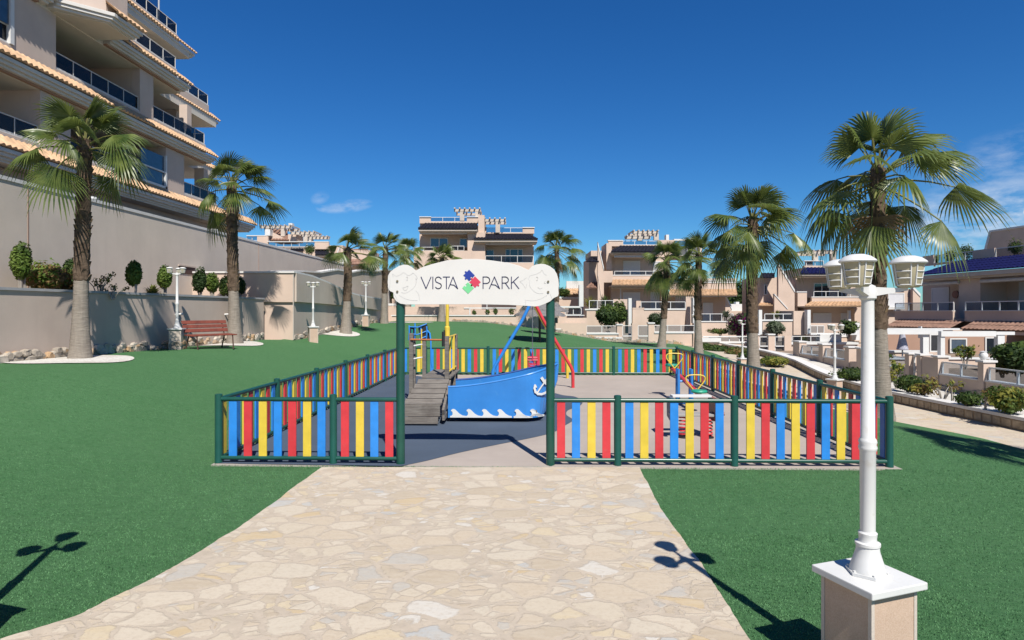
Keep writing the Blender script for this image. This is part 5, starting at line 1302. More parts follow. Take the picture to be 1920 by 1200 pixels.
# ------------------------------------------------------------------ houses
class House:
    def __init__(s, name, label, cat, px0, d, ang=TH, group=None, conv=None):
        p = W(px0, HZ, d); s.P = Vector((p.x, p.y)); s.u = Vector((math.cos(ang), math.sin(ang))); s.n = Vector((-math.sin(ang), math.cos(ang)))
        s.t = thing(name, label, cat, (p.x, p.y, 0), ang, group); s.conv = conv or (lambda x, y: (x, y))
    def xz(s, X, Y, off=0.0):
        px, py = s.conv(X, Y); a, b = ray(px); o = s.P + s.n*off
        # d*(a,b) - u*x = o
        det = -a*s.u.y + b*s.u.x
        d = (-o.x*s.u.y + o.y*s.u.x)/det; x = (a*o.y - b*o.x)/det
        return x, HC - (py - HZ)/FPX*d
    def rect(s, mb, X0, Y0, X1, Y1, off=0.0, th=0.3, zb=None):
        x0, z1 = s.xz(X0, Y0, off); x1, z0 = s.xz(X1, Y1, off)
        if zb is not None: z0 = zb
        mb.box(x0, x1, off, off+th, z0, z1)
    def rects(s, name, mat, lst, off=0.0, th=0.3, parent=None, zb=None, bevel=0):
        mb = MB()
        for r in lst: s.rect(mb, *r[:4], *(r[4:6] if len(r) > 5 else (off, th)), zb=zb)
        return mb.build(name, mat, parent or s.t, bevel=bevel)
    def window(s, X0, Y0, X1, Y1, off=0.0, pane='pane', bars=(), parent=None, fw=0.07, name='window'):
        x0, z1 = s.xz(X0, Y0, off); x1, z0 = s.xz(X1, Y1, off); mb = MB()
        mb.box(x0, x0+fw, off-0.06, off-0.003, z0, z1); mb.box(x1-fw, x1, off-0.06, off-0.003, z0, z1)
        mb.box(x0+fw, x1-fw, off-0.06, off-0.003, z1-fw, z1); mb.box(x0+fw, x1-fw, off-0.06, off-0.003, z0, z0+fw)
        for b in bars: xb = lerp(x0, x1, b); mb.box(xb-0.04, xb+0.04, off-0.055, off-0.006, z0+fw, z1-fw)
        w = mb.build(name, M['white'], parent or s.t)
        mb = MB(); mb.box(x0+fw, x1-fw, off-0.030, off-0.012, z0+fw, z1-fw); mb.build('pane', M[pane], w)
        return w
    def shutter(s, X0, Y0, X1, Y1, off=0.0, name='window'):
        w = s.window(X0, Y0, X1, Y1, off, 'curtain', name=name); return w
    def railing(s, X0, Y0, X1, Y1, off=0.0, n=4, parent=None, glass='glass_clear', frame='white', name='railing'):
        x0, z1 = s.xz(X0, Y0, off); x1, z0 = s.xz(X1, Y1, off); mb = MB()
        mb.box(x0, x1, off, off+0.05, z1-0.04, z1); mb.box(x0, x1, off+0.003, off+0.047, z0, z0+0.025)
        for i in range(n+1): xx = lerp(x0, x1, i/n); mb.box(xx-0.02, xx+0.02, off+0.002, off+0.048, z0+0.026, z1-0.041)
        r = mb.build(name, M[frame], parent or s.t)
        mb = MB(); mb.box(x0+0.03, x1-0.03, off+0.02, off+0.03, z0+0.041, z1-0.051); mb.build('glass', M[glass], r); return r
    def slope(s, X0b, X1b, Yb, X0t, X1t, Yt, offb, offt, mat, parent=None, pitch=0.30, amp=0.05, name='roof', zb=None, zt=None):
        x0b, z0 = s.xz(X0b, Yb, offb); x1b, _ = s.xz(X1b, Yb, offb); x0t, z1 = s.xz(X0t, Yt, offt); x1t, _ = s.xz(X1t, Yt, offt)
        if zb is not None: z0 = zb
        if zt is not None: z1 = zt
        n = max(2, int(abs(x1b-x0b)/pitch)); k = 4; rows = 6; mb = MB(); vs = []; fs = []; nc = n*k+1
        dy, dz = offt-offb, z1-z0; L = math.hypot(dy, dz) or 1; ny, nz = -dz/L, dy/L
        if nz < 0: ny, nz = -ny, -nz
        for r in range(rows):
            for e in (0, 1):
                f = (r+e)/rows
                for c in range(nc):
                    h = amp*(0.5+0.5*math.cos((c % k)/k*2*math.pi)) + 0.03*(1-e); x = lerp(lerp(x0b, x1b, c/(nc-1)), lerp(x0t, x1t, c/(nc-1)), f)
                    vs.append((x, offb+dy*f+ny*h, z0+dz*f+nz*h))
        for r in range(rows):
            b = r*2*nc
            for c in range(nc-1):
                fs.append((b+c, b+c+1, b+nc+c+1, b+nc+c))
                if r < rows-1: fs.append((b+nc+c, b+nc+c+1, b+2*nc+c+1, b+2*nc+c))
        m0 = len(vs)
        for c in range(nc): vs.append((lerp(x0b, x1b, c/(nc-1)), offb+0.02, z0-0.05))
        for c in range(nc-1): fs.append((m0+c, m0+c+1, c+1, c))
        mb.add(vs, fs); return mb.build(name, M[mat], parent or s.t, fix=False)
    def prism(s, name, mat, pts, off, th, parent=None):
        mb = MB(); mb.prism([s.xz(X, Y, off) for X, Y in pts], off, off+th, 'y'); return mb.build(name, M[mat], parent or s.t)
    def capped(s, pts, w, off, th, name='stair_parapet', mat='peach', drop=3.0):
        """sloping stair wall with a white cap: pts along the cap"""
        P = [s.xz(X, Y, off) for X, Y in pts]
        mb = MB(); mb.prism(P + [(P[-1][0], P[-1][1]-drop), (P[0][0], P[0][1]-drop)], off+0.05, off+0.05+th, 'y'); w_ = mb.build(name, M[mat], s.t)
        mb = MB()
        for (a, b), (c, d_) in zip(P, P[1:]): mb.prism([(a, b), (c, d_), (c, d_+w), (a, b+w)], off, off+th+0.08, 'y')
        mb.build('cap', M['white'], w_); return w_
    def pergola(s, X0, Y0, X1, Y1, n, off, depth, posts, zfoot, parent=None, mat='cream'):
        x0, z1 = s.xz(X0, Y0, off); x1, z0 = s.xz(X1, Y1, off); mb = MB(); h = z1-z0
        mb.box(x0, x1, off, off+0.2, z0, z1-h*0.25); p = mb.build('pergola', M[mat], parent or s.t)
        mb = MB(); mb.box(x0, x1, off+depth-0.2, off+depth, z0, z1-h*0.25); mb.build('rear_beam', M[mat], p)
        for i in range(n):
            xx = lerp(x0+0.08, x1-0.08, i/(n-1)); mb = MB()
            mb.prism([(off-0.35, z1-h*0.22), (off-0.35, z1+h*0.12), (off+depth+0.3, z1+h*0.12), (off+depth+0.3, z1-h*0.22)], xx-0.06, xx+0.06, 'x')
            mb.build('rafter', M[mat], p)
        mb = MB()
        for X in posts:
            xx, _ = s.xz(X, Y1, off); _, zf = s.xz(X, zfoot, off); mb.box(xx-0.2, xx+0.2, off+0.02, off+0.35, zf, z0-0.003); mb.build('pillar', M[mat], p); mb = MB()
        return p

GH = 'peach terraced houses behind the park'
# ---- central house
h = House('terraced_house', 'central peach house with two navy-tiled roofs and stepped roof pergolas, above the sign', 'house', 895, 55.0, TH, GH, lambda X, Y: (740+X/6, 370+Y/6))
h.rects('wall', M['peach'], [(280,412,820,560,1.6,6), (1020,530,1565,740,1.6,6), (820,395,1018,760,0.0,7.5), (215,600,780,900,0.0,0.3), (1020,736,1565,1100,0.0,0.3), (940,200,1010,400,0.5,3),
                             (280,222,405,292,1.6,0.3), (812,222,940,292,1.6,0.3), (405,270,812,292,1.6,0.3), (940,342,1030,407,1.6,0.3), (1440,342,1570,407,1.6,0.3), (1030,395,1440,407,1.6,0.3)])
h.rects('lower_wall', M['peach'], [(230,760,1560,1500,1.2,6)])
h.rects('attic_wall', M['peach'], [(285,290,925,398,1.95,5), (945,404,1560,520,1.95,5), (780,600,822,900,0.003,0.3)])
h.rects('floor_slab', M['cream'], [(235,600,815,618,0.31,1.28), (1022,736,1560,752,0.31,1.28), (280,392,815,400,0.0,7), (1022,515,1560,522,0.0,7)])
h.slope(262,928,349,350,932,290,-0.7,1.55,'tile_navy'); h.slope(890,1612,469,945,1500,414,-0.7,1.55,'tile_navy')
h.rects('fascia', M['cream'], [(266,352,924,378,-0.6,1.9), (276,379,916,394,-0.4,1.7), (893,472,1606,498,-0.6,1.9), (905,499,1596,514,-0.4,1.7)])
h.rects('awning', M['awning'], [(285,398,812,412,-0.2,0.2), (1022,519,1540,531,-0.2,0.2)])
h.rects('cap', M['white'], [(276,215,408,223,1.52,0.5), (812,215,942,223,1.52,0.5), (938,334,1034,343,1.52,0.5), (1438,334,1575,343,1.52,0.5)])
h.railing(405,222,812,272,1.7,3); h.railing(1030,340,1440,396,1.7,3)
h.window(400,455,602,560,1.6,'pane_blue',(0.5,)); h.window(730,462,818,562,1.55,'pane_blue')
h.window(1020,588,1118,740,1.6,'pane'); h.window(1245,580,1442,738,1.6,'pane',(0.28,0.72), name='door')
h.railing(1022,655,1560,735,0.05,3); h.railing(215,558,440,600,0.05,2); h.railing(640,545,780,598,0.05,2)
h.pergola(668,125,968,160,6,1.6,2.5,[758,930],262); h.pergola(1004,236,1252,272,5,1.0,2.0,[1160],395)
h.rects('chimney', M['white'], [(905,165,960,225,2.0,0.8)])
# ---- house right of centre
h = House('terraced_house', 'peach house with outside stairs and white capped walls, right of the sign', 'house', 1240, 52.0, TH, GH, lambda X, Y: (1080+X/5, 410+Y/5))
h.rects('wall', M['peach'], [(330,335,830,540,1.6,6), (345,532,810,575,0.0,0.3), (330,632,820,1010,0.9,6), (800,632,830,1000,0.2,0.7), (880,600,1502,665,-0.2,0.3), (880,728,1400,1000,1.0,5), (1180,560,1500,640,1.6,4),
                             (120,372,212,1000,1.0,4), (140,300,212,352,1.0,4), (305,207,440,258,1.6,0.3), (440,246,770,258,1.6,0.3), (770,200,920,258,1.6,0.3), (255,490,345,598,-0.3,1.5), (285,230,335,480,0.8,3)])
h.rects('attic_wall', M['peach'], [(312,256,800,338,1.95,5), (205,300,345,1000,2.7,3), (800,260,1180,345,2.0,5)])
h.slope(328,800,309,420,800,254,-0.7,1.55,'tile_navy'); h.slope(95,215,402,150,215,350,-0.4,1.5,'tile_navy'); h.slope(95,215,648,150,215,596,-0.4,1.0,'tile_brown')
h.rects('fascia', M['cream'], [(332,311,800,324,-0.6,1.9), (340,325,800,336,-0.4,1.7)])
h.rects('floor_slab', M['cream'], [(340,575,820,590,0.31,1.28), (345,634,810,652,-0.4,1.4), (345,334,800,338,-0.2,6)])
h.rects('awning', M['awning'], [(360,344,640,362,-0.3,0.25)])
h.shutter(442,395,600,540,1.6); h.shutter(720,400,790,540,1.6); h.shutter(440,690,600,960,0.9,'door'); h.shutter(697,690,800,960,0.9); h.shutter(1190,788,1282,960,1.0)
h.railing(362,490,800,530,0.05,3); h.railing(920,196,1165,345,1.8,2); h.railing(440,207,770,246,1.7,3)
h.railing(1215,575,1500,628,-0.15,4)
h.rects('cap', M['white'], [(300,200,440,208,1.55,0.45), (345,526,810,534,-0.04,0.4), (880,592,1506,602,-0.24,0.4), (845,150,872,200,1.6,0.6), (920,190,1165,206,1.6,0.5), (415,628,424,960,0.0,0.15)])
h.slope(335,868,620,345,860,572,-1.3,-0.05,'tile', name='tile_skirt'); h.slope(868,1512,716,880,1500,662,-1.3,-0.25,'tile', name='tile_skirt')
h.rects('soffit', M['cream'], [(340,622,866,634,-1.2,2.1), (870,718,1506,730,-1.2,2.2)])
h.capped([(205,250),(262,490)],0.30,-0.4,0.3); h.capped([(1402,735),(1462,852)],0.25,-0.6,0.3,drop=2); h.capped([(205,530),(240,760)],0.05,-0.6,0.3,drop=3)
h.pergola(530,112,772,140,6,2.2,2.0,[600,755],200); h.pergola(468,160,700,188,5,1.6,0.6,[600],205)
# ---- second house on the right
h = House('terraced_house', 'peach house with a diagonal white-edged stair wall, between the thick palm and the lamp', 'house', 1540, 50.0, TH, GH, lambda X, Y: (1400+X/5, 440+Y/5))
h.rects('wall', M['peach'], [(460,400,1085,590,1.6,5), (610,588,1085,640,0.0,0.3), (590,676,1100,1050,1.0,5), (1012,690,1100,1000,0.3,0.7), (478,540,565,672,-0.3,1.5), (540,290,740,320,1.6,0.3), (125,400,335,900,1.2,4), (335,500,480,800,2.0,3), (560,245,620,310,1.8,0.3)])
h.rects('attic_wall', M['peach'], [(520,312,1085,402,1.95,5), (440,400,620,680,2.7,3)])
h.slope(500,1100,362,540,1080,308,-0.7,1.55,'tile_cobalt'); h.slope(120,262,402,140,262,360,-0.4,1.2,'tile_navy'); h.slope(110,300,662,130,290,640,-0.4,1.2,'tile')
h.rects('fascia', M['cream'], [(506,364,1096,384,-0.6,1.9), (520,385,1090,398,-0.4,1.7)])
h.rects('floor_slab', M['cream'], [(605,640,1085,652,0.31,1.28)])
h.window(626,452,778,590,1.6,'pane',(0.5,)); h.window(160,468,192,566,1.2,'pane_blue'); h.shutter(620,735,792,960,1.0); h.shutter(880,735,962,960,1.0)
h.window(850,470,930,590,1.6,'pane',(0.5,))
h.railing(630,530,1085,586,0.05,4); h.railing(560,246,722,300,1.7,2)
h.rects('cap', M['white'], [(608,580,1090,589,-0.04,0.4), (470,532,566,541,-0.34,1.6), (540,242,720,248,1.6,0.4)])
h.slope(545,1095,668,610,1085,628,-1.3,-0.05,'tile', name='tile_skirt'); h.rects('soffit', M['cream'], [(550,669,1090,680,-1.2,2.3)])
h.capped([(300,290),(452,542)],0.22,-0.5,0.3); h.capped([(262,565),(385,700)],0.1,-0.6,0.25,drop=2)
h.pergola(548,148,838,180,6,2.0,2.0,[650,820],245)
h.rects('parasol_pole', M['white'], [(955,710,978,810,-0.5,0.2)])
# ---- house on the far left above the boundary wall
h = House('terraced_house', 'peach house with roof pergolas rising over the tall boundary wall at the left', 'house', 590, 62.0, TH, GH, lambda X, Y: (450+X/5, 400+Y/5))
h.rects('wall', M['peach'], [(160,215,262,330,0.0,0.3), (262,312,840,700,0.3,6), (450,196,530,262,1.0,2), (700,270,832,335,0.0,0.3), (812,300,965,640,0.8,5), (1030,345,1225,640,0.6,4)])
h.prism('gable_wall', 'peach', [(280,262),(280,168),(455,255),(455,262)], 1.2, 3.0)
h.slope(262,460,250,280,440,150,0.9,3.5,'tile_brown')
h.slope(470,600,352,480,590,330,-0.5,0.3,'tile_navy'); h.slope(705,842,388,715,820,318,-0.5,1.0,'tile_navy'); h.slope(1000,1248,478,1040,1200,335,-0.5,3.0,'tile_brown')
h.rects('fascia', M['cream'], [(700,390,838,404,-0.4,1.0), (1000,480,1244,490,-0.4,1.2)])
h.rects('cap', M['white'], [(60,205,240,212,-0.03,0.3), (235,150,282,208,0.5,0.8), (940,368,980,470,0.2,0.5), (255,262,830,268,-0.03,0.3)])
h.railing(64,213,162,255,0.1,2,glass='glass_clear'); h.railing(265,269,700,312,0.1,6)
h.capped([(885,440),(932,330)],0.2,-0.2,0.3,drop=2)
h.pergola(188,112,482,140,7,1.5,2.5,[400,250],215); h.pergola(472,170,706,198,6,0.5,2.0,[612],265); h.pergola(640,215,830,242,6,0.2,0.4,[660],265)
h.rects('chimney', M['white'], [(455,92,490,118,3.0,0.6)])
# ---- rightmost house: its front faces left across the gardens
pA, pB = W(1715, HZ, 43.5), W(1920, HZ, 35.2); angR = math.atan2(pB.y-pA.y, pB.x-pA.x)
h = House('terraced_house', 'shaded peach house at the right edge with cobalt blue roof and long glazed balconies', 'house', 1715, 43.5, angR, GH, lambda X, Y: (1640+X/5.4536, 420+Y/5.4536))
def Z(X, Y, off): return h.xz(X, Y, off)[1]
def XX(X, off): return h.xz(X, 800, off)[0]
xe = XX(1527, 0) + 8
ze = Z(900, 488, -0.7)
mb = MB(); mb.box(XX(490,1.8), xe, 1.8, 7, -1.5, ze); mb.box(XX(860,0), XX(1080,0), 0.0, 1.79, -1.5, ze-0.1)
zr = Z(700, 398, 1.6)
for a, b in ((490,600), (1000,1225)): mb.box(XX(a,1.6), XX(b,1.6), 1.6, 1.75, zr-0.1, zr+0.62)
mb.box(XX(600,1.6), xe, 1.62, 1.74, zr-0.1, zr+0.05); mb.build('wall', M['peach'], h.t)
mb = MB(); mb.prism([(XX(1130,4), zr+0.3), (XX(1190,4), zr+2.0), (xe, zr+2.0), (xe, zr+0.3)], 4.0, 6.0, 'y'); mb.build('stair_tower', M['peach'], h.t)
mb = MB(); mb.prism([(XX(1130,4)-0.2, zr+0.4), (XX(1190,4)-0.1, zr+2.12), (xe, zr+2.12), (xe, zr+2.0), (XX(1190,4), zr+2.0), (XX(1130,4), zr+0.4)], 3.95, 6.05, 'y'); mb.build('cap', M['white'], h.t)
def hslope(x0b, x1b, zb, offb, x0t, x1t, zt, offt, mat, name='roof'):
    o = h.slope(600, 1000, 500, 600, 1000, 400, offb, offt, mat, name=name, zb=zb, zt=zt); me = o.data
    xs_ = [v.co.x for v in me.vertices]; a, b = min(xs_), max(xs_)
    return o
def tile_run(name, mat, x0, x1, offb, zb, offt, zt, hip=0.0):
    o = corrugated(name, M[mat], x0, x1, offb, zb, offt, zt, h.t, 0.28, 0.05)
    if hip:
        for v in o.data.vertices:
            f = (v.co.y-offb)/(offt-offb)
            v.co.x = x0 + hip*f + (v.co.x-x0)*(x1-x0-hip*f)/(x1-x0)
    return o
tile_run('roof', 'tile_cobalt', XX(420,-0.7), xe, -0.7, ze, 1.6, zr+0.02, 1.2)
mb = MB(); mb.box(XX(425,-0.6), xe, -0.6, 2.2, ze-0.30, ze-0.04); mb.box(XX(440,-0.4), xe, -0.4, 2.2, ze-0.42, ze-0.303); mb.build('fascia', M['cream'], h.t)
for a, b in ((425,860), (1090,1700)):
    mb = MB(); mb.tube([(XX(a,-0.1), -0.1, ze-0.62), (min(xe, XX(b,-0.1)), -0.1, ze-0.62)], 0.11, 8); mb.build('awning', M['awning'], h.t)
zf = Z(500, 892, -1.3)
for a, b in ((205,800), (920,2300)):
    x0, x1 = XX(a,-1.3), min(xe, XX(b,-1.3)) if b < 2000 else xe
    mb = MB(); mb.box(x0, x1, -1.3, -1.12, zf-0.62, zf); mb.box(x0, x1, -1.11, 1.79, zf-0.62, zf-0.45); mb.build('balcony', M['peach'], h.t)
    mb = MB(); n = max(3, int((x1-x0)/1.1)); zt = zf+0.58
    mb.box(x0, x1, -1.28, -1.22, zt-0.05, zt); mb.box(x0-0.05, x1, -1.36, -1.10, zf+0.002, zf+0.05)
    for i in range(n+1): xx = lerp(x0, x1, i/n); mb.box(xx-0.03, xx+0.03, -1.275, -1.225, zf+0.051, zt-0.051)
    r = mb.build('railing', M['trim'], h.t)
    mb = MB(); mb.box(x0, x1, -1.255, -1.245, zf+0.051, zt-0.051); mb.build('glass', M['glass_clear'], r)
def wbox(x0, x1, z0, z1, off, m, nm='door'):
    mb = MB(); f = 0.07
    mb.box(x0, x0+f, off-0.05, off-0.003, z0, z1); mb.box(x1-f, x1, off-0.05, off-0.003, z0, z1); mb.box(x0+f, x1-f, off-0.05, off-0.003, z1-f, z1)
    w = mb.build(nm, M['white'], h.t); mb = MB(); mb.box(x0+f, x1-f, off-0.03, off-0.01, z0, z1-f); mb.build('pane', M[m], w)
fl = zf-0.45
wbox(XX(585,1.8), XX(765,1.8), fl, fl+2.1, 1.8, 'curtain'); wbox(XX(1085,1.8), XX(1250,1.8), fl, fl+2.25, 1.8, 'curtain'); wbox(XX(1255,1.8), XX(1345,1.8), fl, fl+2.1, 1.8, 'pane'); wbox(XX(1480,1.8), XX(1620,1.8), fl, fl+2.2, 1.8, 'curtain')
mb = MB(); xx, zz = h.xz(825, 720, 1.75); mb.tube([(xx,1.72,zz),(xx,1.79,zz)], 0.26, 20); mb.build('wall_plaque', M['brown_panel'], h.t)
for a, b in ((130,800), (900,2300)):
    x0, x1 = XX(a,-2.2), (XX(b,-2.2) if b < 2000 else xe)
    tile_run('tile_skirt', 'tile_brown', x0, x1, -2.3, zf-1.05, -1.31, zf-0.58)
    mb = MB(); mb.box(x0+0.05, x1, -2.2, 0, zf-1.28, zf-1.1); mb.build('soffit', M['peach'], h.t)
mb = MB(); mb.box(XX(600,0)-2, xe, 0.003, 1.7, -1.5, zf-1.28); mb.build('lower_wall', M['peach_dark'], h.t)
for a, b in ((1120,1290), (1500,1640)): wbox(XX(a,0), XX(b,0), -0.9, 0.75, 0.0, 'pane')
zr2 = zr+0.05
for a, b in ((600,1000), (1225,2000)):
    x0, x1 = XX(a,1.6), min(xe, XX(b,1.6)) if b < 1500 else xe; mb = MB(); n = 5
    mb.box(x0, x1, 1.65, 1.70, zr2+0.50, zr2+0.55)
    for i in range(n+1): xx = lerp(x0, x1, i/n); mb.box(xx-0.03, xx+0.03, 1.652, 1.698, zr2, zr2+0.499)
    r = mb.build('roof_railing', M['trim'], h.t); mb = MB(); mb.box(x0, x1, 1.67, 1.68, zr2, zr2+0.499); mb.build('glass', M['glass_clear'], r)
roofx = [(775, 0.75, 4), (935, 0.95, 5), (1440, 0.8, 6), (615, 0.4, 7)]
for X, hh, sd in roofx:
    x, z = h.xz(X, 390, 2.6); p = h.P + h.u*x + h.n*2.6
    shrub('potted_plant', {4: 'dark round pot plant on the blue-roofed terrace', 5: 'larger pot plant on the blue-roofed terrace nearest the palm fronds', 6: 'pot plant on the terrace by the right edge of the picture', 7: 'small pot plant at the left end of the blue-roofed terrace'}[sd], 'plant', (p.x, p.y, zr), 0.45*hh+0.1, hh+0.35, 700, 0.06, ('leaf_dark', 'leaf'), sd+70, 0.1, 'pot plants on the roof terrace', 'stem', 0.3, 4, 0.2)
x, z = h.xz(1527, 60, 2.0); p = h.P + h.u*(x+0.05) + h.n*2.5
t = thing('satellite_dish', 'white satellite dish on the roof at the right edge', 'dish', (p.x, p.y, zr), R(200))
mb = MB(); mb.lathe([(0.0,0.0),(0.2,0.03),(0.36,0.10),(0.40,0.13),(0.36,0.12),(0.2,0.05),(0.0,0.02)], (0,0,0), 18)
mb.v = [tuple(Matrix.Rotation(R(65), 3, 'Y') @ Vector(v) + Vector((0,0,2.7))) for v in mb.v]; mb.build('dish', M['white'], t)
mb = MB(); mb.tube([(0,0,0),(0,0,2.7)], 0.03, 6); mb.build('mast', M['steel'], t)
# ---- house between (gable with stairs seen behind the lamp) and small villas far off
h = House('terraced_house', 'narrow house wall with grey shutter between the big palm trunk and the blue-roofed house', 'house', 1690, 50.0, TH, GH, lambda X, Y: (1640+X/5.4536, 420+Y/5.4536))
h.rects('wall', M['peach'], [(100,700,310,1100,0.5,4), (300,665,400,1000,1.5,3)]); h.shutter(135,705,300,855,0.5); h.capped([(395,665),(470,745)],0.25,1.0,0.3,drop=3)
h.rects('cap', M['white'], [(110,858,310,872,0.0,0.4)])
h = House('villa', 'low far villa with terracotta roof and white walls just right of the sign', 'house', 1078, 60.0, TH, GH)
h.rects('wall', M['peach'], [(1040,560,1102,640,0.0,4), (1062,549,1090,562,0.5,3)]); h.rects('white_wall', M['white'], [(1062,527,1102,545,0.6,0.3), (1087,536,1096,600,-0.6,0.4)])
h.slope(1058,1094,552,1062,1082,533,-0.4,1.5,'tile'); h.rects('cap', M['white'], [(1040,557,1092,560,-0.05,0.4)])
h = House('villa', 'white low building far off between two peach houses', 'house', 1388, 62.0, TH, GH)
h.rects('wall', M['white'], [(1368,570,1404,640,0.0,4), (1380,566,1386,572,0.3,0.6)]); h.rects('lower_wall', M['peach'], [(1360,583,1420,680,-1,1)])
t_ = W(1383, 584, 66); shrub('conifer_tree', 'dark bushy tree behind the peach house, left of the thick palm', 'tree', (t_.x, t_.y, -1), 1.7, 6.6, 5000, 0.16, ('leaf_dark', 'leaf'), 91, 1.0, None, 'stem', 0.3, 3, 0.15)
for px, py, lab in ((584, 466, 'slim dark potted conifer on the far left terrace'), (578, 468, 'tiny conifer beside it on the far left terrace')):
    q = W(px, 478, 60); shrub('potted_plant', lab, 'plant', q, 0.35, 1.05, 500, 0.06, ('leaf', 'leaf_dark'), px, 0.02, None, 'stem', 0.3, 2, 0.2)

# ------------------------------------------------------------------ garden walls below the houses
GW = 'rendered garden walls along the park'
g = House('garden_wall', 'long low peach garden wall below the sign, white coping, on top of the lawn', 'wall', 900, 45.0, TH, GW)
g.rects('wall', M['peach'], [(735,592,968,640,0.0,0.3), (760,575,880,592,0.6,0.3), (968,570,1048,650,0.8,0.3)])
g.rects('coping', M['white'], [(733,590.5,968,592.5,-0.06,0.42), (870,576.5,968,578.5,0.55,0.1), (880,578,882,592,0.56,0.08)])
g.rects('back_wall', M['peach'], [(880,580,968,592,2.2,0.3), (735,560,770,605,2.5,0.3)])
for px, s_ in ((889,0.28), (914,0.34), (929,0.40), (959,0.42)):
    q = W(px, 591.5, 45.4); shrub('potted_plant', {889:'smallest pot plant on the wall under the sign', 914:'pot plant left of the lamp pole on the wall', 929:'pot plant just right of the lamp pole on the wall', 959:'rightmost pot plant on the wall under the sign'}[px], 'plant', q, s_*0.6, s_*1.5, 250, 0.05, ('leaf', 'leaf_dark'), px, 0.02, 'small pot plants on the garden wall', 'stem', 0.3, 2, 0.2)
g2 = House('garden_wall', 'peach garden wall with white-framed railing and two white gates, right of the parasol', 'wall', 1170, 41.5, TH, GW)
g2.rects('wall', M['peach'], [(1042,606,1100,672,0.0,0.3), (1046,596,1100,628,0.35,0.3), (1100,627,1160,690,0.0,0.3), (1157,610,1167,645,0.0,0.35), (1185,606,1196,645,0.0,0.35), (1216,607,1227,655,0.0,0.35), (1227,625,1300,690,0.0,0.3), (1160,643,1228,690,-0.003,0.3)])
g2.rects('coping', M['white'], [(1042,627,1052,630,-0.05,0.4), (1052,632,1166,635,-0.05,0.2), (1100,624.5,1160,627,-0.05,0.42), (1156,607.5,1168,610,-0.05,0.45), (1215,604.5,1228,607,-0.05,0.45), (1227,622.5,1302,625,-0.05,0.42), (1164,641,1238,643,-0.06,0.2), (1051,618,1053,633,-0.05,0.3), (1042,616,1052,618,-0.05,0.3), (1042,574,1088,577,0.3,0.4), (1060,590.5,1096,592,0.3,0.4)])
g2.railing(1100,610.5,1157,624,0.1,2); g2.railing(1227,609.5,1302,622,0.1,3); g2.railing(1060,577,1090,590,0.4,2)
for a, b in ((1167,1185), (1196,1216)):
    w_ = g2.railing(a+0.6,610,b-0.6,641,0.05,1,name='gate'); g2.rects('gate_bar', M['white'], [(a+1,629,b-1,631,0.0,0.05)], parent=w_)
mb = MB(); rnd = random.Random(5)
for i in range(70):
    px = 1046 + i*3.4; zt = g2.xz(px, 640, 0)[0]; p = g2.P + g2.u*zt; z = height(p.x, p.y)
    mb.obox((zt, -0.03, z + rnd.uniform(-0.05, 0.12)), (rnd.uniform(0.12, 0.24), 0.08, rnd.uniform(0.15, 0.34)), Matrix.Rotation(rnd.uniform(-0.3, 0.3), 3, 'Y'))
mb.build('stone_foot', M['rubble'], g2.t, bevel=0.02)
mb = MB()
for i in range(80):
    px = 850 + i*1.5; zt = g.xz(px, 600, 0)[0]; p = g.P + g.u*zt; z = height(p.x, p.y)
    mb.obox((zt, -0.03, z + rnd.uniform(-0.05, 0.10)), (rnd.uniform(0.1, 0.2), 0.08, rnd.uniform(0.12, 0.3)), Matrix.Rotation(rnd.uniform(-0.3, 0.3), 3, 'Y'))
mb.build('stone_foot', M['rubble'], g.t, bevel=0.02)
g3 = House('garden_wall', 'higher peach terrace wall with tall white fins behind the gates', 'wall', 1230, 45.5, TH, GW)
g3.rects('wall', M['peach'], [(1100,580,1178,640,0.0,0.3), (1186,579,1250,640,0.0,0.3), (1186,577,1208,580,0.0,0.3), (1193,564,1202,580,0.4,0.3), (1300,604,1376,660,0.0,0.3), (1373,604,1440,640,0.1,0.3)])
g3.prism('end_wall', 'peach', [(1250,579),(1286,579),(1281,640),(1250,640)], 0.0, 0.3)
g3.rects('shade_wall', M['peach'], [(1286,556,1300,640,0.5,3.0), (1150,561,1178,612,1.5,0.3), (1100,582,1120,612,1.4,0.3)])
g3.rects('fin', M['white'], [(1178.5,559,1184.5,609,-0.5,0.5), (1299.5,558,1306,606,-0.5,0.5), (1086,534,1094,575,-0.8,0.5)])
g3.rects('coping', M['white'], [(1097,579,1150,581.5,-0.05,0.42), (1208,578.5,1286,581,-0.05,0.42), (1305,602,1378,604,-0.05,0.42)])
g3.railing(1202,565.5,1285,579,0.1,3); g3.railing(1105,563,1150,579,0.3,3); g3.railing(1310,588,1375,603,0.2,3)
g4 = House('garden_wall', 'low white-topped garden wall with long railing behind the slim palms', 'wall', 1370, 39.5, TH, GW)
g4.rects('wall', M['peach'], [(1300,625,1318,668,0.0,0.3), (1318,641,1424,700,0.0,0.3), (1368,600,1420,628,1.5,0.3)])
g4.rects('coping', M['white'], [(1316,634,1352,641,-0.3,1.0), (1316,630,1428,632,0.0,0.1), (1318,641,1424,643.5,-0.05,0.42)])
g4.railing(1330,631,1424,641,0.1,5)
g5 = House('garden_wall', 'peach wall with tall narrow gate frames right of the thick palm', 'wall', 1450, 36.5, TH, GW)
g5.rects('wall', M['peach'], [(1416,628,1424,676,0.0,0.35), (1441,628,1453,676,0.0,0.35), (1471,630,1484,676,0.0,0.35), (1410,670,1485,700,-0.003,0.3), (1425,601,1490,632,1.8,0.3)])
g5.prism('terrace_end', 'peach', [(1430,601),(1491,601),(1487,640),(1430,640)], 1.5, 0.3)
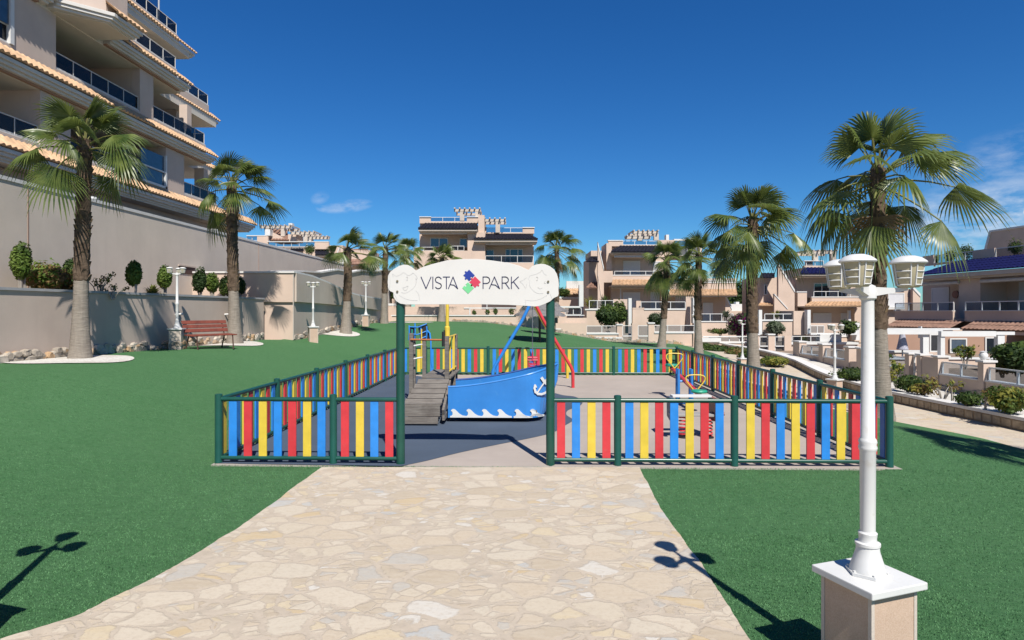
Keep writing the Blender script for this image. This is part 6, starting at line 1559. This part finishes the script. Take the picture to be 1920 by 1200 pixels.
g5.rects('coping', M['white'], [(1415,626,1426,628.5,-0.05,0.45), (1440,626,1454,628.5,-0.05,0.45), (1425,599,1492,602,1.45,0.4), (1440,670,1484,672,-0.05,0.4)])
g5.rects('fin', M['white'], [(1423,581,1429,627,0.5,0.4), (1514,581,1520,627,0.9,0.4), (1604,605,1612,638,0.9,0.4)])
g5.rects('shade_wall', M['peach'], [(1488,583,1514,628,1.4,2.0), (1520,606,1604,626,2.0,0.3)])
for a, b in ((1424,1441), (1453,1471)):
    w_ = g5.railing(a+0.6,631,b-0.6,670,0.05,1,name='gate'); g5.rects('gate_bar', M['white'], [(a+1,648,b-1,650,0.0,0.05)], parent=w_)
g5.railing(1434,588,1486,600,1.6,3); g5.railing(1485,630,1538,641,0.2,3); g5.railing(1520,610,1545,625,0.7,2)
g5.rects('back_coping', M['white'], [(1520,625,1612,628,0.6,0.6), (1484,642,1610,646,0.0,0.8), (1538,627,1578,641,0.2,0.6)])
g5.rects('low_wall', M['peach'], [(1484,646,1640,700,0.1,0.7)])

g6 = House('garden_gate', 'white-framed garden gate with greenery behind, left of the sign', 'gate', 735, 47.0, TH)
g6.rects('frame', M['white'], [(726,541,728.5,573,0.0,0.1), (742,541,744.5,573,0.0,0.1), (728.5,541,742,544,0.0,0.1), (728.5,569,742,573,0.0,0.1)])
g6.rects('pillar', M['peach'], [(722,574,748,612,0.0,0.3)])
p = W(735, 570, 48); shrub('round_bush', 'green hedge seen through the white gate frame left of the sign', 'bush', p, 0.5, 1.2, 700, 0.06, ('leaf', 'leaf_dark'), 209, 0.05)
# garden plants seen over the walls
def gp(px, py, d): return W(px, py, d)
for nm, lab, cat, px, py, d, r, hh, n, sz, mats, sd in [
    ('large_bush', 'large dark green bush behind the white railing, left of the gates', 'bush', 1140, 612, 43, 1.05, 1.5, 3600, 0.09, ('leaf_dark', 'leaf'), 201),
    ('large_bush', 'second half of the dark bush reaching to the white fin', 'bush', 1163, 612, 43.5, 0.6, 1.75, 1800, 0.09, ('leaf_dark', 'leaf'), 202),
    ('round_bush', 'rounded grey-green bush beside the slim leftmost right-hand palm', 'bush', 1229, 611, 43, 0.62, 0.98, 1600, 0.07, ('leaf_dark', 'leaf_grey'), 203),
    ('flowering_bush', 'purple flowering bush against the wall by the thick palm trunk', 'bush', 1392, 634, 40.5, 0.85, 1.75, 3000, 0.08, ('bougain', 'leaf_dark'), 204),
    ('round_bush', 'grey-green bush on the terrace beside the tall white fin', 'bush', 1454, 630, 37.5, 0.58, 1.0, 1500, 0.08, ('leaf_grey', 'leaf_dark'), 205),
    ('round_bush', 'dark bush in the shaded terrace corner left of the big lamp', 'bush', 1590, 632, 36, 0.55, 1.0, 1400, 0.08, ('leaf_dark', 'leaf'), 206),
    ('round_bush', 'green bush just right of the sign behind the wall', 'bush', 1055, 558, 52, 0.62, 0.8, 1200, 0.08, ('leaf', 'leaf_dark'), 207),
    ('round_bush', 'low hedge in front of the far peach terrace', 'bush', 1350, 628, 42, 0.75, 0.42, 1100, 0.06, ('leaf', 'leaf_red'), 208)]:
    shrub(nm, lab, cat, gp(px, py, d), r, hh, n, sz, mats, sd, 0.05, None, 'stem', 0.3, 3, 0.25)
for px, py, d, hh, lab, mts, sd in [(1134, 580, 48, 1.5, 'yellow-green spiky plant on the terrace by the stairs', ('leaf',), 211), (1106, 582, 48, 1.5, 'yellow-green spiky plant beside the white fin', ('leaf_yellow',), 212),
                              (1457, 601, 40, 0.85, 'bright spiky plant on the terrace railing', ('leaf_yellow',), 213), (1506, 646, 37, 0.55, 'small yellow plant on the low wall', ('leaf_yellow',), 214), (1362, 600, 43, 0.9, 'pale spiky plant on the terrace behind the slim palms', ('leaf_grey',), 215)]:
    rosette('spiky_plant', lab, 'plant', gp(px, py, d), hh, 60, mts, sd, 0.15)
# ------------------------------------------------------------------ right: kerb wall, planting bed, garden wall, white pergola
cw = [(13.2, -2), (12.6, 6), (11.75, 11), (11.45, 14.7), (11.15, 19.5), (11.5, 24), (12.1, 28.5), (12.3, 36), (12.4, 46)]
t = thing('kerb_wall', 'low tile-faced kerb wall with pale coping along the right-hand path', 'wall', (cw[3][0], cw[3][1], 0))
o = Vector((cw[3][0], cw[3][1], 0)); o.z = 0
cwd = []
for (x0, y0), (x1, y1) in zip(cw, cw[1:]):
    for i in range(4): cwd.append((lerp(x0, x1, i/4), lerp(y0, y1, i/4)))
cwd.append(cw[-1])
def along(mbo, pts, off0, off1, z0, z1):
    vs = []
    for i, (x, y) in enumerate(pts):
        a = Vector(pts[max(0, i-1)]); b = Vector(pts[min(len(pts)-1, i+1)]); d = (b-a).normalized(); nn = Vector((d.y, -d.x)); h_ = height(x, y)
        p, q = Vector((x, y)) + nn*off0, Vector((x, y)) + nn*off1
        vs += [(p.x-o.x, p.y-o.y, h_+z0), (q.x-o.x, q.y-o.y, h_+z0), (q.x-o.x, q.y-o.y, h_+z1), (p.x-o.x, p.y-o.y, h_+z1)]
    n = len(pts); fs = []
    for i in range(n-1):
        a, b = i*4, i*4+4
        for k in range(4): fs.append((a+k, b+k, b+(k+1)%4, a+(k+1)%4))
    fs += [(0,1,2,3), ((n-1)*4+3, (n-1)*4+2, (n-1)*4+1, (n-1)*4)]; mbo.add(vs, fs)
mb = MB(); along(mb, cwd, 0.0, 0.30, -0.2, 0.22); mb.build('wall', plain('kerb_mortar', (0.36, 0.26, 0.16), 0.9, var=0.2, vscale=6, bmp=0.3), t)
mb = MB(); along(mb, cwd, -0.03, 0.36, 0.222, 0.30); mb.build('coping', M['trim'], t)
mb = MB(); rnd = random.Random(9)
for (x0, y0), (x1, y1) in zip(cw, cw[1:]):
    L = math.hypot(x1-x0, y1-y0); dx, dy = (x1-x0)/L, (y1-y0)/L; s_ = 0; ang = math.atan2(dy, dx)
    while s_ < L-0.2:
        w_ = rnd.uniform(0.26, 0.34); x, y = x0+dx*(s_+w_/2), y0+dy*(s_+w_/2)
        mb.obox((x-o.x-0.0*dy, y-o.y, height(x, y)+0.105), (w_-0.045, 0.035, 0.185), Matrix.Rotation(ang, 3, 'Z')); s_ += w_
mb.build('stone_facing', M['cream'] if False else plain('kerb_stone', (0.50, 0.39, 0.26), 0.85, var=0.35, vscale=5, bmp=0.5), t, bevel=0.02)
# white gravel bed behind the kerb
sheet('gravel_bed', M['gravel'], frange(11.0, 13.5, 14), frange(2, 46, 90), lambda x, y: height(x, y) + (0.20 if x > pw(y, [(b, a) for a, b in cw]) + 0.12 else -0.2))
sheet('garden_ground', M['soil'], frange(13.5, 26, 14), frange(2, 46, 45), lambda x, y: height(x, y) + 0.12)
# garden wall with piers and railings, facing the path
GX = 13.45
g = House('garden_wall', 'brown-shaded garden wall with piers and white railings along the right-hand bed', 'wall', 990, 10, 0, GW)
bpy.data.objects.remove(g.t); 
angG = math.atan2(-1, 0.02)
g.P = Vector((GX, 20)); g.u = Vector((math.cos(angG), math.sin(angG))); g.n = Vector((-math.sin(angG), math.cos(angG)))
g.t = thing('garden_wall', 'brown-shaded garden wall with piers and white railings along the right-hand bed', 'wall', (GX, 20, 0), angG, GW)
g.conv = lambda X, Y: (1640+X/5, 600+Y/5)
zb = -1.0
def gx_(X, off=0.0): return g.xz(X, 500, off)[0]
def zx(X, Y, off=0.0): return g.xz(X, Y, off)[1]
zt_wall = zx(1000, 572); zt_rail = zx(1000, 435); zt_pier = zx(1000, 395)
runs = [(605, 970), (1040, 2400), (-480, -280), (-700, -520), (-120, 280)]
piers = [(975,1030), (555,602), (400,440), (290,330), (-275,-235), (-520,-480), (-165,-120), (-760,-700)]
mb = MB()
for a, b in piers: mb.box(gx_(a), gx_(b), -0.03, 0.32, zb, zt_pier)
for a, b in runs: mb.box(gx_(a), min(gx_(b), 14) if b > 2000 else gx_(b), 0.0, 0.25, zb, zt_wall)
mb.box(gx_(-235), gx_(-165), 0.003, 0.25, zb, zt_wall); mb.box(gx_(440), gx_(560), 0.003, 0.25, zb, zt_pier-0.02); mb.build('wall', M['peach'], g.t)
mb = MB()
for a, b in piers: mb.box(gx_(a)-0.04, gx_(b)+0.04, -0.07, 0.36, zt_pier+0.002, zt_pier+0.06)
for a, b in runs: mb.box(gx_(a), min(gx_(b), 14) if b > 2000 else gx_(b), -0.03, 0.28, zt_wall+0.002, zt_wall+0.045)
mb.build('coping', M['trim'], g.t)
for a, b in runs:
    x0, x1 = gx_(a), (14 if b > 2000 else gx_(b)); n = max(2, int((x1-x0)/1.0)); mb = MB()
    mb.box(x0, x1, 0.08, 0.13, zt_rail-0.04, zt_rail)
    for i in range(n+1): xx = lerp(x0, x1, i/n); mb.box(xx-0.03, xx+0.03, 0.082, 0.128, zt_wall+0.046, zt_rail-0.041)
    r = mb.build('railing', M['white'], g.t); mb = MB(); mb.box(x0, x1, 0.10, 0.108, zt_wall+0.046, zt_rail-0.041); mb.build('glass', M['glass_clear'], r)
x0, x1 = gx_(335), gx_(398); mb = MB(); mb.box(x0, x0+0.06, 0.1, 0.14, zb+0.2, zt_pier); mb.box(x1-0.06, x1, 0.1, 0.14, zb+0.2, zt_pier)
for z in (zb+0.25, 0.0, zt_pier-0.08): mb.box(x0+0.061, x1-0.061, 0.1, 0.14, z, z+0.06)
gt = mb.build('gate', M['white'], g.t)
mb = MB(); mb.box(x0+0.2, x1-0.1, 0.05, 0.09, zb+0.3, zb+0.75); mb.build('letter_box', M['white'], gt)
stn = MB(); rnd = random.Random(4)
for i in range(40):
    y = 16 + i*0.22; stn.obox((20-y, -0.02, height(13.4, y)+0.28+rnd.uniform(-0.06, 0.06)), (rnd.uniform(0.15, 0.26), 0.07, rnd.uniform(0.14, 0.24)))
stn.build('stone_foot', M['rubble'], g.t, bevel=0.02)
mb = MB(); x, _ = g.xz(1020, 400, 0.15); mb.lathe([(0.06,0),(0.10,0.06),(0.12,0.14),(0.08,0.22),(0.10,0.25),(0.0,0.27)], (x, 0.15, zt_pier+0.06), 14); mb.build('finial', M['white'], g.t)
# white pergola terrace
q = House('pergola', 'white modern pergola frame with square posts in front of the blue-roofed house', 'pergola', 1780, 27.0, TH)
q.rects('beam', M['white'], [(1765,621,1868,631,0.0,0.2)]); q.rects('beam', M['white'], [(1660,619,1768,627,0.4,0.2)])
q.rects('beam', M['white'], [(1868.2,622,1903,628,0.02,0.2)]); q.rects('beam', M['white'], [(1662,615.5,1800,619,2.0,0.2)])
for a, b, y0, y1, f in ((1731,1742,624,666,0.5), (1764,1772,631.2,674,0.05), (1871,1884,628.2,674,0.05), (1727,1729,612,634,2.2)):
    q.rects('post', M['white'], [(a,y0,b,y1,f,0.22)])
q = House('terrace_wall', 'low peach terrace wall with white coping under the pergola', 'wall', 1780, 27.0, TH)
q.rects('wall', M['peach'], [(1655,674,1912,760,0.0,0.3), (1655,661,1760,676,1.6,0.3)]); q.rects('coping', M['white'], [(1650,671,1910,674,-0.06,0.42), (1655,657.5,1735,661,1.54,0.42)])
q.rects('upper_coping', M['white'], [(1845,678,1900,681,-1.0,0.5)])
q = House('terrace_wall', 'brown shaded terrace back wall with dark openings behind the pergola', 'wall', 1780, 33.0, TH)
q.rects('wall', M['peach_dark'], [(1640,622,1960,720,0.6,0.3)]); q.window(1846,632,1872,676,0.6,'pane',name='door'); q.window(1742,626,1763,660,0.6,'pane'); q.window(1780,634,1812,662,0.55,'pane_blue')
p = W(1692, 660, 28); t = thing('closed_parasol', 'closed grey striped parasol on the terrace between palm and pergola', 'parasol', p)
mb = MB(); mb.lathe([(0.05,2.0-1.15),(0.10,0.82),(0.16,0.5),(0.24,0.12),(0.20,0.10),(0.03,0.15)], (0,0,0), 14); mb.build('canopy', M['parasol'], t)
mb = MB(); mb.tube([(0,0,-0.4),(0,0,0.95)], 0.03, 8); mb.build('pole', M['steel'], t)
# plants of the bed
BG = 'shrubs in the white gravel bed'
def bed(px, py, z=-0.38): return Gz(px, py, z)
for nm, lab, px, py, r, hh, n, sz, mats, sd in [
    ('round_bush', 'dark green rounded shrub in the gravel bed beside the big palm trunk', 1706, 738, 0.42, 0.55, 1600, 0.045, ('leaf_dark', 'leaf'), 301),
    ('round_bush', 'compact bright green shrub in the middle of the gravel bed', 1816, 765, 0.32, 0.42, 1300, 0.04, ('leaf_dark', 'leaf'), 302),
    ('round_bush', 'reddish-yellow shrub right of the dark rounded one', 1729, 744, 0.30, 0.42, 700, 0.045, ('leaf_red', 'leaf_yellow'), 303),
    ('round_bush', 'loose yellow-green shrub at the right edge of the gravel bed', 1893, 780, 0.50, 0.68, 1500, 0.05, ('leaf', 'leaf_yellow'), 304),
    ('round_bush', 'reddish loose shrub behind the yellow-green one at the right edge', 1872, 758, 0.42, 0.50, 900, 0.05, ('leaf_red', 'leaf'), 305),
    ('round_bush', 'bright hedge plant by the lamp in the right-hand bed', 1600, 716, 0.62, 0.50, 1600, 0.05, ('leaf', 'leaf_dark'), 306),
    ('round_bush', 'low bright shrub in the bed below the narrow gates', 1452, 688, 0.75, 0.50, 1600, 0.06, ('leaf', 'leaf_yellow'), 307),
    ('round_bush', 'green shrub between slim palm and thick palm', 1345, 666, 0.8, 0.62, 1600, 0.07, ('leaf', 'leaf_dark'), 308),
    ('round_bush', 'reddish shrub next to the second lamp', 1378, 672, 0.6, 0.60, 1200, 0.06, ('leaf_red', 'leaf'), 309),
    ('round_bush', 'dark shrub left of the thick palm trunk', 1399, 678, 0.5, 0.55, 1000, 0.06, ('leaf_dark', 'leaf'), 310),
    ('round_bush', 'small dark shrub behind the slim palm trunk', 1322, 661, 0.5, 0.6, 900, 0.06, ('leaf_dark', 'leaf'), 311)]:
    shrub(nm, lab, 'shrub', bed(px, py), r, hh, n, sz, mats, sd, 0.04, BG, 'stem', 0.3, 5, 0.4)
for px, py, hh, nst, sp, lf, nl, mats, sd, lab in [(1680, 727, 1.05, 6, 0.42, 0.055, 26, ('leaf_yellow', 'leaf'), 321, 'tall leggy yellow-green shrub beside the big palm trunk'),
                                  (1768, 750, 0.62, 9, 0.50, 0.045, 20, ('leaf_yellow', 'leaf_red'), 322, 'sparse yellowish shrub in the bed in front of the garden wall'),
                                  (1848, 772, 0.60, 4, 0.10, 0.03, 12, ('leaf_red',), 323, 'thin reddish sapling in the gravel bed'),
                                  (1786, 754, 0.50, 3, 0.08, 0.03, 10, ('leaf', 'leaf_red'), 324, 'thin stake plant left of the compact green shrub'),
                                  (1664, 730, 0.55, 8, 0.30, 0.045, 22, ('leaf_yellow',), 325, 'pale yellow plant at the foot of the leggy shrub')]:
    spray('leggy_shrub', lab, 'shrub', bed(px, py), hh, nst, sp, lf, nl, mats, sd, BG)
p = W(1810, 690, 22); t = spray('young_tree', 'young yellow-green tree behind the garden wall railing', 'tree', p, 0.75, 9, 0.34, 0.06, 22, ('leaf_yellow', 'leaf'), 330)
p = W(1908, 700, 19.5); shrub('large_bush', 'dark green bush behind the railing at the right edge', 'bush', p, 0.62, 1.0, 2200, 0.08, ('leaf_dark', 'leaf'), 331, 0.05, None, 'stem', 0.2, 4, 0.3)
p = W(1880, 702, 20.5); shrub('large_bush', 'low dry bush behind the right-hand railing', 'bush', p, 0.7, 0.5, 1200, 0.06, ('leaf_red', 'leaf_grey'), 332, 0.05, None, 'stem', 0.2, 4, 0.3)
# ------------------------------------------------------------------ one albedo calibration for every surface (exposure is 0.65)
ALB = 0.66
for m in bpy.data.materials:
    if not m.use_nodes: continue
    t = m.node_tree
    for nd in list(t.nodes):
        key = {'BSDF_PRINCIPLED': 'Base Color', 'BSDF_TRANSLUCENT': 'Color'}.get(nd.type)
        if not key: continue
        s_ = nd.inputs[key]
        if s_.is_linked:
            src = s_.links[0].from_socket
            mx = t.nodes.new('ShaderNodeMixRGB'); mx.blend_type = 'MULTIPLY'; mx.inputs['Fac'].default_value = 1.0
            mx.inputs['Color2'].default_value = (ALB, ALB, ALB, 1); t.links.new(src, mx.inputs['Color1']); t.links.new(mx.outputs[0], s_)
        else:
            c = s_.default_value; s_.default_value = (c[0]*ALB, c[1]*ALB, c[2]*ALB, 1)
